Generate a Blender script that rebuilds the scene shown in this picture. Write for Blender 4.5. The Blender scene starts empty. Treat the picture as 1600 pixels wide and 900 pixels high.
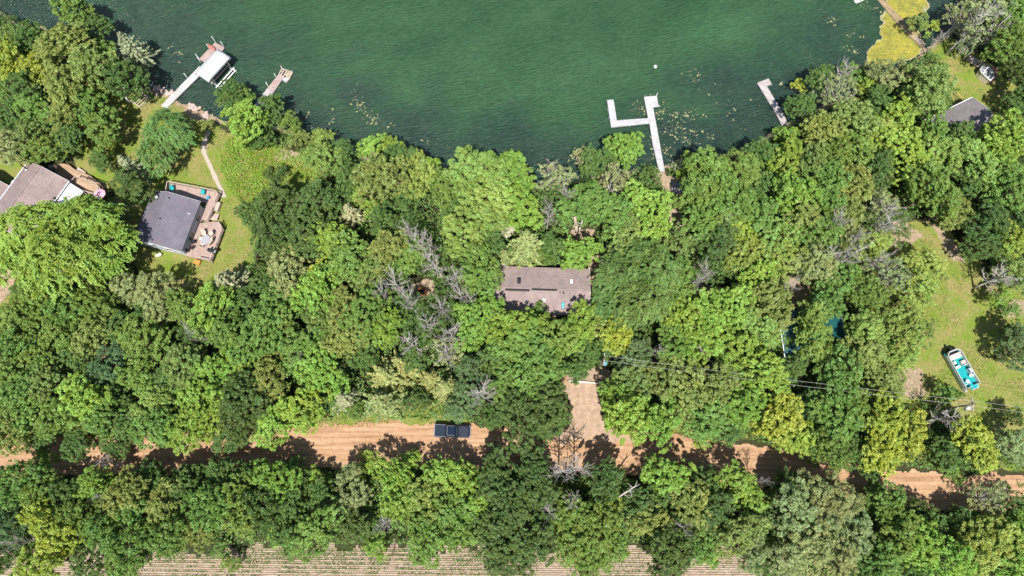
import bpy, math, random
import numpy as np
from mathutils import Vector, Matrix
R = math.radians
scene = bpy.context.scene
col = scene.collection

# ------------------------------------------------------------------ camera, sky, sun, exposure
H = 110.0; F = 1067.0; TILT = R(16.5)
cd = bpy.data.cameras.new('camera'); cam = bpy.data.objects.new('camera', cd); col.objects.link(cam)
cam.location = (0, 0, H); cam.rotation_euler = (TILT, 0, 0)
cd.sensor_width = 36; cd.lens = 36 * F / 1600; cd.clip_start = 1; cd.clip_end = 6000
scene.camera = cam
w = bpy.data.worlds.new('World'); scene.world = w; w.use_nodes = True
nt = w.node_tree; sky = nt.nodes.new('ShaderNodeTexSky'); sky.sky_type = 'NISHITA'; sky.sun_disc = False
SUN_EL, SUN_AZ = R(61), R(182)          # azimuth clockwise from +Y: the sun stands in the south
sky.sun_elevation = SUN_EL; sky.sun_rotation = SUN_AZ
nt.links.new(sky.outputs[0], nt.nodes['Background'].inputs[0]); nt.nodes['Background'].inputs[1].default_value = 0.085
sd = bpy.data.lights.new('sun', 'SUN'); sun = bpy.data.objects.new('sun', sd); col.objects.link(sun)
sd.energy = 5.0; sd.angle = R(0.5); sd.color = (1, 0.955, 0.88)
d = Vector((math.sin(SUN_AZ) * math.cos(SUN_EL), math.cos(SUN_AZ) * math.cos(SUN_EL), math.sin(SUN_EL)))
sun.rotation_euler = d.to_track_quat('Z', 'Y').to_euler(); sun.location = (0, -60, 150)
scene.view_settings.view_transform = 'Standard'; scene.view_settings.look = 'None'
scene.view_settings.exposure = 0.55; scene.view_settings.gamma = 1

# ------------------------------------------------------------------ helpers
rng = np.random.default_rng(7); random.seed(7)

def P(px, py, z=0.0):
    """world point at height z seen at photo pixel (1600 x 900)"""
    dx = (px - 800) / F; dy = -(py - 450) / F
    v = Vector((dx, math.sin(TILT) + dy * math.cos(TILT), -math.cos(TILT) + dy * math.sin(TILT)))
    s = (z - H) / v.z
    return Vector((s * v.x, s * v.y, z))

def m_per_px(px, py, z=0.0):
    p = P(px, py, z); return (p.y * math.sin(TILT) + (H - z) * math.cos(TILT)) / F

def lin(r, g, b):
    f = lambda c: (c / 255) / 12.92 if c / 255 <= 0.04045 else ((c / 255 + 0.055) / 1.055) ** 2.4
    return (f(r), f(g), f(b), 1)

def vnoise(x, y, s, seed=0):
    """smooth value noise 0..1 on numpy arrays"""
    x = x / s; y = y / s
    xi = np.floor(x).astype(np.int64); yi = np.floor(y).astype(np.int64)
    fx = x - xi; fy = y - yi; fx = fx * fx * (3 - 2 * fx); fy = fy * fy * (3 - 2 * fy)
    def h(a, b):
        n = (a * 374761393 + b * 668265263 + seed * 974634777) & 0x7fffffff
        n = ((n ^ (n >> 13)) * 1274126177) & 0x7fffffff
        return ((n ^ (n >> 16)) & 0xffff) / 65535.0
    return (h(xi, yi) * (1 - fx) + h(xi + 1, yi) * fx) * (1 - fy) + (h(xi, yi + 1) * (1 - fx) + h(xi + 1, yi + 1) * fx) * fy

def fbm(x, y, s, seed=0, o=3):
    t = 0; a = 1; n = 0
    for k in range(o):
        t = t + a * vnoise(x, y, s / 2 ** k, seed + k); n += a; a *= 0.5
    return t / n

def polydist(x, y, pts, closed=False):
    best = np.full(x.shape, 1e9)
    n = len(pts)
    for i in range(n if closed else n - 1):
        a = pts[i]; b = pts[(i + 1) % n]
        vx, vy = b[0] - a[0], b[1] - a[1]; L = vx * vx + vy * vy + 1e-9
        t = np.clip(((x - a[0]) * vx + (y - a[1]) * vy) / L, 0, 1)
        best = np.minimum(best, np.hypot(x - a[0] - t * vx, y - a[1] - t * vy))
    return best

def inside(x, y, pts):
    c = np.zeros(x.shape, bool); n = len(pts)
    for i in range(n):
        a = pts[i]; b = pts[(i + 1) % n]
        if a[1] == b[1]: continue
        m = ((a[1] > y) != (b[1] > y)) & (x < (b[0] - a[0]) * (y - a[1]) / (b[1] - a[1]) + a[0])
        c ^= m
    return c

def sdist(x, y, pts):
    dd = polydist(x, y, pts, True); return np.where(inside(x, y, pts), dd, -dd)

def WP(pts, z=0.0): return [tuple(P(a, b, z))[:2] for a, b in pts]

def tag(o, label=None, cat=None, group=None, kind=None):
    if label: o['label'] = label
    if cat: o['category'] = cat
    if group: o['group'] = group
    if kind: o['kind'] = kind
    return o

def empty(name, loc, rz=0, label=None, cat=None, group=None):
    o = bpy.data.objects.new(name, None); col.objects.link(o)
    o.location = loc; o.rotation_euler = (0, 0, rz); o.empty_display_size = 0.3
    o['world_rot'] = rz; del o['world_rot']
    return tag(o, label, cat, group)

def link(name, mesh, parent=None, loc=None):
    o = bpy.data.objects.new(name, mesh); col.objects.link(o)
    if parent: o.parent = parent
    if loc is not None: o.location = loc
    return o

def mesh_np(name, V, Fq, mat, attrs=None, smooth=False):
    """quad mesh from numpy arrays; attrs = {name: (domain, values)}"""
    me = bpy.data.meshes.new(name)
    nv, nf = len(V), len(Fq); k = Fq.shape[1]
    me.vertices.add(nv); me.vertices.foreach_set('co', np.ascontiguousarray(V, dtype=np.float32).ravel())
    me.loops.add(nf * k); me.loops.foreach_set('vertex_index', np.ascontiguousarray(Fq, dtype=np.int32).ravel())
    me.polygons.add(nf); me.polygons.foreach_set('loop_start', np.arange(0, nf * k, k, dtype=np.int32))
    me.polygons.foreach_set('loop_total', np.full(nf, k, dtype=np.int32))
    if smooth: me.polygons.foreach_set('use_smooth', np.ones(nf, bool))
    me.update(calc_edges=True)
    for an, (dom, val) in (attrs or {}).items():
        a = me.attributes.new(an, 'FLOAT', dom); a.data.foreach_set('value', np.ascontiguousarray(val, dtype=np.float32))
    me.materials.append(mat)
    return me

class MB:
    def __init__(s): s.v = []; s.f = []; s.sm = []
    def add(s, vs, fs, sm=False):
        n = len(s.v); s.v += [tuple(p) for p in vs]; s.f += [tuple(n + i for i in f) for f in fs]; s.sm += [sm] * len(fs); return s
    def box(s, c, size, rz=0, M=None, taper=1.0):
        x, y, z = (k / 2 for k in size); vs = []
        for dz in (-z, z):
            t = taper if dz > 0 else 1
            for dx, dy in ((-x, -y), (x, -y), (x, y), (-x, y)): vs.append(Vector((dx * t, dy * t, dz)))
        if rz: vs = [Matrix.Rotation(rz, 3, 'Z') @ q for q in vs]
        vs = [q + Vector(c) for q in vs]
        if M: vs = [M @ q for q in vs]
        return s.add(vs, [(3, 2, 1, 0), (4, 5, 6, 7), (0, 1, 5, 4), (1, 2, 6, 5), (2, 3, 7, 6), (3, 0, 4, 7)])
    def prism(s, poly, z0, z1):
        n = len(poly); a = sum(poly[i][0] * poly[(i + 1) % n][1] - poly[(i + 1) % n][0] * poly[i][1] for i in range(n))
        if a < 0: poly = poly[::-1]
        vs = [(p[0], p[1], z0) for p in poly] + [(p[0], p[1], z1) for p in poly]
        return s.add(vs, [tuple(range(n))[::-1], tuple(range(n, 2 * n))] + [(i, (i + 1) % n, n + (i + 1) % n, n + i) for i in range(n)])
    def ext(s, prof, y0, y1, axis='y'):
        """profile (x,z) extruded along y (or profile (y,z) along x)"""
        n = len(prof)
        if axis == 'y': vs = [(p[0], y0, p[1]) for p in prof] + [(p[0], y1, p[1]) for p in prof]
        else: vs = [(y0, p[0], p[1]) for p in prof] + [(y1, p[0], p[1]) for p in prof]
        return s.add(vs, [tuple(range(n)), tuple(range(n, 2 * n))[::-1]] + [((i + 1) % n, i, n + i, n + (i + 1) % n) for i in range(n)])
    def tube(s, p0, p1, r0, r1=None, n=6, cap=True):
        p0, p1 = Vector(p0), Vector(p1); r1 = r0 if r1 is None else r1
        d = p1 - p0
        if d.length < 1e-6: return s
        q = d.to_track_quat('Z', 'Y'); vs = []
        for p, r in ((p0, r0), (p1, r1)):
            for i in range(n):
                a = 2 * math.pi * i / n; vs.append(p + q @ Vector((r * math.cos(a), r * math.sin(a), 0)))
        fs = [(i, (i + 1) % n, n + (i + 1) % n, n + i) for i in range(n)]
        s.add(vs, fs, True)
        if cap: s.f += [tuple(len(s.v) - 2 * n + i for i in range(n))[::-1], tuple(len(s.v) - n + i for i in range(n))]; s.sm += [False, False]
        return s
    def path(s, pts, r0, r1=None, n=6):
        r1 = r0 if r1 is None else r1; k = len(pts) - 1
        for i in range(k): s.tube(pts[i], pts[i + 1], r0 + (r1 - r0) * i / k, r0 + (r1 - r0) * (i + 1) / k, n, cap=(i in (0, k - 1)))
        return s
    def dome(s, c, rx, ry, rz, n=12, m=5, full=False):
        vs = []; fs = []; lo = -m if full else 0
        rings = list(range(lo, m))
        for j in rings:
            t = j / m * math.pi / 2
            for i in range(n):
                a = 2 * math.pi * i / n; vs.append((c[0] + rx * math.cos(t) * math.cos(a), c[1] + ry * math.cos(t) * math.sin(a), c[2] + rz * math.sin(t)))
        for j in range(len(rings) - 1):
            for i in range(n): fs.append((j * n + i, j * n + (i + 1) % n, (j + 1) * n + (i + 1) % n, (j + 1) * n + i))
        vs.append((c[0], c[1], c[2] + rz)); t = len(vs) - 1; b = (len(rings) - 1) * n
        fs += [(b + i, b + (i + 1) % n, t) for i in range(n)]
        return s.add(vs, fs, True)
    def build(s, name, mat, parent=None, loc=None, bevel=0):
        me = bpy.data.meshes.new(name); me.from_pydata(s.v, [], s.f); me.materials.append(mat)
        me.polygons.foreach_set('use_smooth', s.sm); me.update()
        o = link(name, me, parent, loc)
        if bevel:
            b = o.modifiers.new('bevel', 'BEVEL'); b.width = bevel; b.segments = 2; b.limit_method = 'ANGLE'
        return o

# ------------------------------------------------------------------ materials
class NT:
    def __init__(s, name):
        s.m = bpy.data.materials.new(name); s.m.use_nodes = True; s.t = s.m.node_tree; s.b = s.t.nodes['Principled BSDF']
    def n(s, t, **k):
        o = s.t.nodes.new('ShaderNode' + t)
        for a, b in k.items():
            if a in ('i',):
                for q, v in b.items(): s.set(o, q, v)
            else: setattr(o, a, b)
        return o
    def set(s, o, q, v):
        if hasattr(v, 'is_linked') or hasattr(v, 'links'): s.t.links.new(v, o.inputs[q])
        else: o.inputs[q].default_value = v
    def coord(s, kind='Object', scale=(1, 1, 1), rot=(0, 0, 0)):
        c = s.n('TexCoord'); m = s.n('Mapping', i={0: c.outputs[kind]}); m.inputs['Scale'].default_value = scale; m.inputs['Rotation'].default_value = rot
        return m.outputs[0]
    def skew(s, ang, sx, sy):
        """rotate first, then stretch"""
        m = s.n('Mapping', i={0: s.coord('Object', (1, 1, 1), (0, 0, ang))}); m.inputs['Scale'].default_value = (sx, sy, 1); return m.outputs[0]
    def noise(s, vec, scale, detail=4, rough=0.6):
        return s.n('TexNoise', i={'Vector': vec, 'Scale': scale, 'Detail': detail, 'Roughness': rough}).outputs[0]
    def ramp(s, fac, stops):
        r = s.n('ValToRGB'); e = r.color_ramp.elements
        while len(e) < len(stops): e.new(0.5)
        for el, (p, c) in zip(e, stops): el.position = p; el.color = c if len(c) == 4 else (*c, 1)
        s.t.links.new(fac, r.inputs[0]); return r.outputs[0]
    def mix(s, fac, a, b, mode='MIX'):
        m = s.n('Mix', data_type='RGBA', blend_type=mode)
        s.set(m, 0, fac); s.set(m, 6, a); s.set(m, 7, b); return m.outputs[2]
    def math(s, op, a, b=0.0, clamp=False):
        m = s.n('Math', operation=op, use_clamp=clamp); s.set(m, 0, a); s.set(m, 1, b); return m.outputs[0]
    def attr(s, name): return s.n('Attribute', attribute_name=name).outputs['Fac']
    def bump(s, h, strength=0.5, dist=0.1):
        b = s.n('Bump'); s.set(b, 'Height', h); b.inputs['Strength'].default_value = strength; b.inputs['Distance'].default_value = dist
        s.t.links.new(b.outputs[0], s.b.inputs['Normal'])
    def fin(s, c, rough=0.8, spec=0.3, metal=0):
        s.set(s.b, 'Base Color', c); s.set(s.b, 'Roughness', rough); s.b.inputs['Specular IOR Level'].default_value = spec; s.b.inputs['Metallic'].default_value = metal
        return s.m

def varied(name, c, rough=0.7, spec=0.3, metal=0, amt=0.25, scale=3.0, bump=0.0, kind='Object', stretch=(1, 1, 1)):
    """base colour with mottled wear at two scales"""
    t = NT(name); v = t.coord(kind, stretch); n = t.noise(v, scale, 5, 0.65); n2 = t.noise(v, scale * 7, 3, 0.6)
    f = t.math('ADD', t.math('MULTIPLY', n, 0.6), t.math('MULTIPLY', n2, 0.4))
    lo = tuple(k * (1 - amt) for k in c[:3]) + (1,); hi = tuple(min(1, k * (1 + amt)) for k in c[:3]) + (1,)
    cc = t.ramp(f, [(0.3, lo), (0.7, hi)])
    if bump: t.bump(n2, bump, 0.05)
    return t.fin(cc, rough, spec, metal)

def leafmat(name, trans=0.28):
    t = NT(name); oi = t.n('ObjectInfo'); r = t.attr('rnd')
    hsv = t.n('HueSaturation'); t.set(hsv, 'Color', oi.outputs['Color'])
    # bough-sized tint variation, different on every tree (world position)
    gp = t.n('NewGeometry').outputs['Position']; bn = t.noise(gp, 0.42, 3, 0.6)
    t.set(hsv, 'Hue', t.math('ADD', t.math('ADD', t.math('MULTIPLY', r, 0.035), 0.515), t.math('MULTIPLY', bn, -0.065)))
    t.set(hsv, 'Value', t.math('ADD', t.math('MULTIPLY', r, 1.05), t.math('ADD', t.math('MULTIPLY', bn, 0.55), 0.19)))
    t.set(hsv, 'Saturation', t.math('ADD', t.math('MULTIPLY', r, -0.22), 1.10))
    c = hsv.outputs[0]
    t.fin(c, 0.55, 0.35)
    tr = t.n('BsdfTranslucent'); t.set(tr, 'Color', t.mix(0.5, c, (0.28, 0.40, 0.05, 1)))
    mx = t.n('MixShader'); mx.inputs[0].default_value = trans
    t.t.links.new(t.b.outputs[0], mx.inputs[1]); t.t.links.new(tr.outputs[0], mx.inputs[2])
    t.t.links.new(mx.outputs[0], t.t.nodes['Material Output'].inputs[0])
    return t.m

def shingles(name, c1, c2, patch=None, sx=3.3, sy=7.0):
    """asphalt shingles: courses run along local y of the slope; scale in m"""
    t = NT(name); v = t.coord('Object', (1, 1, 1), (0, 0, R(90)))
    br = t.n('TexBrick', i={'Vector': v, 'Color1': c1, 'Color2': c2, 'Mortar': tuple(k * 0.4 for k in c1[:3]) + (1,), 'Scale': 1.0})
    br.inputs['Mortar Size'].default_value = 0.03; br.inputs['Brick Width'].default_value = 1 / sx; br.inputs['Row Height'].default_value = 1 / sy
    br.inputs['Bias'].default_value = -0.1
    ob = t.coord('Object'); n = t.noise(ob, 0.55, 5, 0.6); n2 = t.noise(ob, 9, 3, 0.7)
    cc = t.mix(0.75, br.outputs[0], t.ramp(n, [(0.3, (0.62, 0.62, 0.66)), (0.7, (1.0, 0.97, 0.96))]), 'MULTIPLY')
    cc = t.mix(0.5, cc, t.ramp(n2, [(0.3, (0.6, 0.6, 0.6)), (0.7, (1.15, 1.15, 1.15))]), 'MULTIPLY')
    if patch: cc = t.mix(t.ramp(t.noise(ob, 0.35, 4, 0.5), [(0.5, (0, 0, 0)), (0.68, (0.8, 0.8, 0.8))]), cc, patch)
    t.bump(br.outputs[1], 0.4, 0.02)
    return t.fin(cc, 0.9, 0.15)

def planks(name, c, width=0.14, rot=0.0, amt=0.3):
    t = NT(name); v = t.coord('Object', (1, 1, 1), (0, 0, rot))
    br = t.n('TexBrick', i={'Vector': v, 'Color1': tuple(k * (1 - amt) for k in c[:3]) + (1,), 'Color2': tuple(min(1, k * (1 + amt)) for k in c[:3]) + (1,), 'Mortar': tuple(k * 0.25 for k in c[:3]) + (1,), 'Scale': 1.0})
    br.inputs['Mortar Size'].default_value = 0.012; br.inputs['Brick Width'].default_value = 3.2; br.inputs['Row Height'].default_value = width
    n = t.noise(v, 1.2, 6, 0.7)
    cc = t.mix(0.6, br.outputs[0], t.ramp(n, [(0.3, (0.6, 0.58, 0.56)), (0.7, (1.1, 1.1, 1.1))]), 'MULTIPLY')
    t.bump(br.outputs[1], 0.5, 0.02)
    return t.fin(cc, 0.8, 0.2)

M = {}
M['leaf'] = leafmat('foliage')
M['bark'] = varied('bark', (0.16, 0.125, 0.095, 1), 0.95, 0.1, amt=0.45, scale=2, bump=0.5)
M['deadwood'] = varied('weathered_dead_wood', (0.42, 0.39, 0.36, 1), 0.9, 0.15, amt=0.3, scale=1.5, bump=0.3)
M['white'] = varied('white_paint', (0.74, 0.74, 0.76, 1), 0.5, 0.4, amt=0.07, scale=1)
M['grey_metal'] = varied('galvanised_metal', (0.45, 0.46, 0.48, 1), 0.4, 0.5, 0.6, 0.2, 4)
M['dark_metal'] = varied('dark_metal', (0.03, 0.03, 0.033, 1), 0.45, 0.4, 0.3, 0.3, 4)
M['glass'] = varied('window_glass', (0.03, 0.045, 0.06, 1), 0.06, 0.8, 0, 0.2, 1)
M['black'] = varied('black_rubber', (0.015, 0.015, 0.016, 1), 0.7, 0.3)
# ------------------------------------------------------------------ terrain
SHORE = [(-900, 160), (-300, 70), (-40, 26), (0, 19), (20, 32), (45, 38), (70, 44), (110, 52), (150, 62), (180, 85), (205, 115), (222, 138), (240, 136), (262, 148),
         (285, 161), (305, 166), (322, 180), (350, 192), (390, 182), (430, 195), (470, 206), (490, 216), (520, 228), (555, 232), (600, 250),
         (640, 270), (680, 290), (720, 300), (780, 295), (830, 290), (880, 285), (930, 274), (980, 268), (1030, 262), (1060, 250), (1085, 243),
         (1110, 246), (1150, 240), (1190, 215), (1225, 192), (1250, 185), (1290, 165), (1330, 150), (1370, 130), (1400, 108), (1430, 92),
         (1445, 76), (1470, 58), (1500, 30), (1530, 0), (1600, -60), (1800, -130), (2300, -200)]
sh = WP(SHORE, -0.4)
LAND = [(-2500, sh[0][1])] + sh + [(2500, sh[-1][1]), (2500, -2500), (-2500, -2500)]
xs = np.concatenate([-np.geomspace(2200, 125, 14), np.arange(-120, 120.01, 0.5), np.geomspace(125, 2200, 14)])
ys = np.concatenate([-np.geomspace(2200, 40, 14), np.arange(-36, 116.01, 0.5), np.geomspace(120, 2200, 14)])
X, Y = np.meshgrid(xs, ys); x, y = X.ravel(), Y.ravel()
sdl = sdist(x, y, LAND) + (fbm(x, y, 3.0, 5) - 0.5) * 1.6
NATURAL_Z = np.interp(sdl, [-8, -2.5, -0.6, 0.6, 3, 400], [-2.2, -1.3, -0.65, -0.33, -0.02, 0.0])
def soft(poly, wdt=1.0, seed=3, amp=2.0, z=0):
    s = sdist(x, y, WP(poly, z)) + (fbm(x, y, 2.4, seed) - 0.5) * amp
    return np.clip(s / wdt + 0.5, 0, 1)
lawn = np.zeros_like(x)
LAWNS = [[(110, 130), (235, 137), (262, 149), (300, 168), (325, 185), (350, 200), (400, 230), (470, 238), (510, 262), (480, 300), (410, 330), (392, 430), (300, 480), (230, 440), (200, 400), (180, 300), (120, 270), (100, 200)],
         [(0, 246), (66, 244), (34, 292), (-20, 300)], [(-60, 430), (45, 430), (32, 478), (-60, 520)],
         [(1380, 352), (1470, 345), (1520, 400), (1560, 450), (1640, 440), (1700, 700), (1560, 700), (1480, 640), (1390, 625), (1350, 480)],
         [(1430, 40), (1480, 55), (1530, 85), (1600, 150), (1560, 168), (1490, 165), (1480, 110)],
         [(470, 640), (560, 628), (720, 618), (735, 668), (440, 676)], [(1225, 430), (1280, 430), (1280, 475), (1225, 475)],
         [(-200, 672), (440, 650), (440, 676), (-200, 694)], [(940, 660), (1060, 676), (1250, 690), (1400, 716), (1700, 745), (1700, 730), (1400, 690), (1100, 640)]]
for i, p in enumerate(LAWNS): lawn = np.maximum(lawn, soft(p, 1.2, 11 + i))
bare = np.zeros_like(x)
BARES = [[(1016, 264), (1040, 264), (1046, 290), (1034, 300), (1020, 290)], [(1040, 280), (1062, 280), (1066, 340), (1050, 362), (1040, 320)],
         [(1345, 350), (1415, 350), (1438, 370), (1410, 388), (1352, 384)], [(1402, 575), (1442, 578), (1446, 616), (1404, 618)],
         [(1446, 345), (1458, 350), (1500, 385), (1506, 410), (1484, 396)], [(1235, 440), (1268, 438), (1268, 480), (1235, 478)],
         [(870, 575), (962, 580), (960, 606), (872, 612)], [(890, 355), (930, 360), (925, 380), (885, 376)], [(1020, 345), (1066, 345), (1066, 372), (1020, 372)],
         [(1560, 465), (1600, 470), (1600, 500), (1570, 496)], [(432, 236), (470, 240), (478, 250), (425, 248)], [(640, 440), (675, 440), (680, 470), (640, 470)],
         [(300, 160), (330, 182), (320, 192), (290, 172)], [(120, 540), (165, 540), (165, 560), (120, 560)], [(1085, 448), (1140, 448), (1140, 470), (1085, 470)],
         [(920, 400), (945, 400), (945, 500), (920, 500)]]
for i, p in enumerate(BARES): bare = np.maximum(bare, soft(p, 1.0, 31 + i, 2.5))
bare = np.maximum(bare, np.clip(1 - np.abs(sdl - 0.4) / 1.0, 0, 1) * 0.8)
tall = soft([(360, 212), (450, 232), (505, 262), (520, 300), (430, 318), (395, 330), (350, 300), (345, 250)], 1.0, 55)
fieldm = soft([(-600, 846), (1260, 846), (1260, 1500), (-600, 1500)], 1.0, 57)
nx, ny = len(xs), len(ys)
idx = np.arange(nx * ny).reshape(ny, nx)
FQ = np.stack([idx[:-1, :-1].ravel(), idx[:-1, 1:].ravel(), idx[1:, 1:].ravel(), idx[1:, :-1].ravel()], 1)
gz = NATURAL_Z - 0.02 + (fbm(x, y, 1.4, 9) - 0.5) * 0.06 * (sdl < 3)
t = NT('ground_cover')
v = t.coord('Object'); n1 = t.noise(v, 0.35, 5, 0.65); n2 = t.noise(v, 2.2, 5, 0.7); n3 = t.noise(v, 9.0, 3, 0.7)
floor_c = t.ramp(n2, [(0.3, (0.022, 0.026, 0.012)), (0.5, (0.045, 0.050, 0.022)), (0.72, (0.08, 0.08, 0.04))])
grass = t.ramp(n3, [(0.25, (0.09, 0.145, 0.02)), (0.5, (0.165, 0.235, 0.035)), (0.75, (0.24, 0.29, 0.055))])
grass = t.mix(t.ramp(n1, [(0.38, (0, 0, 0)), (0.62, (0.9, 0.9, 0.9))]), grass, t.ramp(n2, [(0.3, (0.19, 0.17, 0.06)), (0.7, (0.36, 0.29, 0.13))]))
barec = t.ramp(n2, [(0.3, (0.24, 0.17, 0.11)), (0.7, (0.46, 0.36, 0.26))])
edge = lambda a: t.math('MULTIPLY', t.math('SUBTRACT', t.math('ADD', a, t.math('MULTIPLY', n2, 0.6)), 0.62), 4.0, True)
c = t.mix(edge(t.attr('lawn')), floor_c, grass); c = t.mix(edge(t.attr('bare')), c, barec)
t.bump(n3, 0.7, 0.12)
M['ground'] = t.fin(c, 0.95, 0.1)
ground = link('ground', mesh_np('ground', np.stack([x, y, gz], 1), FQ, M['ground'], {'lawn': ('POINT', lawn), 'bare': ('POINT', bare)}, True))
tag(ground, kind='structure')

# lake
wx = np.concatenate([-np.geomspace(2100, 125, 12), np.arange(-120, 120.01, 0.8), np.geomspace(125, 2100, 12)])
wy = np.concatenate([np.arange(30, 120.01, 0.7), np.geomspace(124, 2100, 14)])
WX, WY = np.meshgrid(wx, wy); a, b = WX.ravel(), WY.ravel()
ds = -sdist(a, b, LAND)
nz = fbm(a, b, 9, 71, 4)
weed = np.clip(1.08 - (ds + (nz - 0.5) * 18) / 20.0, 0, 1)
def blob(px, py, rx, ry, s):
    q = P(px, py, -0.5); k = m_per_px(px, py)
    return s * np.exp(-(((a - q.x) / (rx * k)) ** 2 + ((b - q.y) / (ry * k)) ** 2))
for q in [(230, 60, 140, 90, .75), (60, 0, 90, 60, 1.0), (560, 150, 70, 45, .85), (600, 190, 70, 45, .7), (1130, 140, 150, 80, .75), (1280, 80, 110, 120, .75),
          (1200, 190, 160, 70, .9), (1470, 20, 60, 60, 1), (440, 90, 90, 50, .35), (740, 250, 200, 40, .6), (960, 220, 130, 45, .6), (470, 160, 80, 30, .5)]:
    weed = np.maximum(weed, blob(*q))
weed = np.clip(weed + (fbm(a, b, 5, 90, 3) - 0.5) * 0.5 * (weed > 0.1), 0, 1)
nx, ny = len(wx), len(wy); idx = np.arange(nx * ny).reshape(ny, nx)
FW = np.stack([idx[:-1, :-1].ravel(), idx[:-1, 1:].ravel(), idx[1:, 1:].ravel(), idx[1:, :-1].ravel()], 1)
t = NT('lake_water')
v = t.coord('Object'); vs_ = t.skew(R(-24), 0.5, 1.9)
wv = t.noise(vs_, 1.5, 6, 0.62); wv2 = t.noise(vs_, 5.0, 3, 0.6)
big = t.noise(t.skew(R(-20), 0.02, 0.05), 1.0, 4, 0.6); wn = t.noise(v, 0.8, 6, 0.75); wn2 = t.noise(v, 3.0, 4, 0.7)
deep = t.ramp(big, [(0.35, (0.022, 0.070, 0.029)), (0.65, (0.037, 0.104, 0.043))])
wf = t.attr('weed')
dk = t.ramp(wn, [(0.35, (0.013, 0.034, 0.028)), (0.6, (0.023, 0.052, 0.037)), (0.70, (0.052, 0.068, 0.036))])
wf2 = t.math('MULTIPLY', t.math('SUBTRACT', t.math('ADD', wf, t.math('MULTIPLY', wn, 0.55)), 0.36), 1.15, True)
c = t.mix(wf2, deep, dk)
spk = t.ramp(t.noise(t.skew(R(-24), 0.5, 2.2), 2.6, 5, 0.75), [(0.62, (0, 0, 0)), (0.80, (0.22, 0.22, 0.22))])  # wave-crest glints, painted as pale streaks in the water colour
c = t.mix(0.8, c, t.ramp(wv, [(0.36, (0.72, 0.76, 0.76)), (0.5, (1.0, 1.0, 1.0)), (0.64, (1.30, 1.26, 1.26))]), 'MULTIPLY')  # ripple light and dark painted into the colour along the waves
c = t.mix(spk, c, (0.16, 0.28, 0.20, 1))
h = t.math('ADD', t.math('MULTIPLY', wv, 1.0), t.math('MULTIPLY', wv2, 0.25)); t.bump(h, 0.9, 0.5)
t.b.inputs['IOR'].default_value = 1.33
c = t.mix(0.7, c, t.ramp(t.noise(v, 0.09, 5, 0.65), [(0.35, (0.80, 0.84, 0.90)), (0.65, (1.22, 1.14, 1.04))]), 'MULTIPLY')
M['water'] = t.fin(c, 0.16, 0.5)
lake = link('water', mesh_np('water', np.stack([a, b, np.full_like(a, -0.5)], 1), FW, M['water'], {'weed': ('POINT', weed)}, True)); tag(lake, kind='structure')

def patch(name, poly, res, z, mat, seed=1, amp=1.0, ext=None, uvline=None, holes=0, world=False, relief=0.0, kind='structure'):
    pts = poly if world else WP(poly, z)
    x0, x1 = min(p[0] for p in pts) - 1, max(p[0] for p in pts) + 1; y0, y1 = min(p[1] for p in pts) - 1, max(p[1] for p in pts) + 1
    gx = np.arange(x0, x1, res); gy = np.arange(y0, y1, res); XX, YY = np.meshgrid(gx, gy); a, b = XX.ravel(), YY.ravel()
    s = sdist(a, b, pts) + (fbm(a, b, 1.6, seed) - 0.5) * amp
    if holes: s = np.minimum(s, (fbm(a, b, 2.2, seed + 5) - holes) * 6)
    id_ = np.arange(len(a)).reshape(len(gy), len(gx))
    fq = np.stack([id_[:-1, :-1].ravel(), id_[:-1, 1:].ravel(), id_[1:, 1:].ravel(), id_[1:, :-1].ravel()], 1)
    fq = fq[(s[fq] > 0).all(1)]
    used, inv = np.unique(fq, return_inverse=True); fq = inv.reshape(fq.shape)
    V = np.stack([a[used], b[used], z + (relief * (fbm(a[used], b[used], 0.7, seed + 9) - 0.5) if relief else 0 * a[used])], 1)
    o = link(name, mesh_np(name, V, fq, mat, {'edge': ('POINT', np.clip(s[used], 0, 5))}, True)); tag(o, kind=kind)
    return o

# dirt road, driveway, field, tracks
CL = [(-400, 716), (0, 714), (200, 713), (400, 702), (600, 694), (800, 702), (950, 706), (1100, 716), (1200, 731), (1300, 748), (1400, 763), (1500, 771), (1600, 769), (2000, 790)]
HW = [34, 32, 32, 34, 37, 37, 36, 36, 33, 32, 31, 31, 29, 29]
road_poly = [(p[0], p[1] - h_) for p, h_ in zip(CL, HW)] + [(p[0], p[1] + h_) for p, h_ in zip(CL, HW)][::-1]
t = NT('packed_dirt')
v = t.coord('Object'); st = t.coord('Object', (0.05, 1.0, 1), (0, 0, R(3)))
n1 = t.noise(st, 1.8, 4, 0.6); n2 = t.noise(v, 1.5, 6, 0.7); n3 = t.noise(v, 12, 3, 0.7)
c = t.ramp(n1, [(0.30, (0.30, 0.18, 0.105)), (0.5, (0.45, 0.28, 0.17)), (0.70, (0.56, 0.385, 0.25))])
c = t.mix(0.85, c, t.ramp(n2, [(0.3, (0.70, 0.68, 0.66)), (0.7, (1.12, 1.1, 1.08))]), 'MULTIPLY')
c = t.mix(0.4, c, t.ramp(n3, [(0.3, (0.65, 0.65, 0.65)), (0.7, (1.2, 1.2, 1.2))]), 'MULTIPLY')
t.bump(t.math('ADD', n1, t.math('MULTIPLY', n3, 0.3)), 0.5, 0.12)
M['road'] = t.fin(c, 0.95, 0.1)
patch('road', road_poly, 0.2, 0.012, M['road'], 3, 1.6)
M['gravel'] = varied('driveway_gravel', (0.38, 0.27, 0.195, 1), 0.95, 0.1, amt=0.45, scale=1.2, bump=0.6)
patch('driveway', [(884, 592), (930, 592), (946, 600), (938, 630), (942, 655), (970, 676), (990, 690), (866, 690), (890, 662), (896, 640), (890, 615)], 0.2, 0.022, M['gravel'], 5, 2.4)
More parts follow.
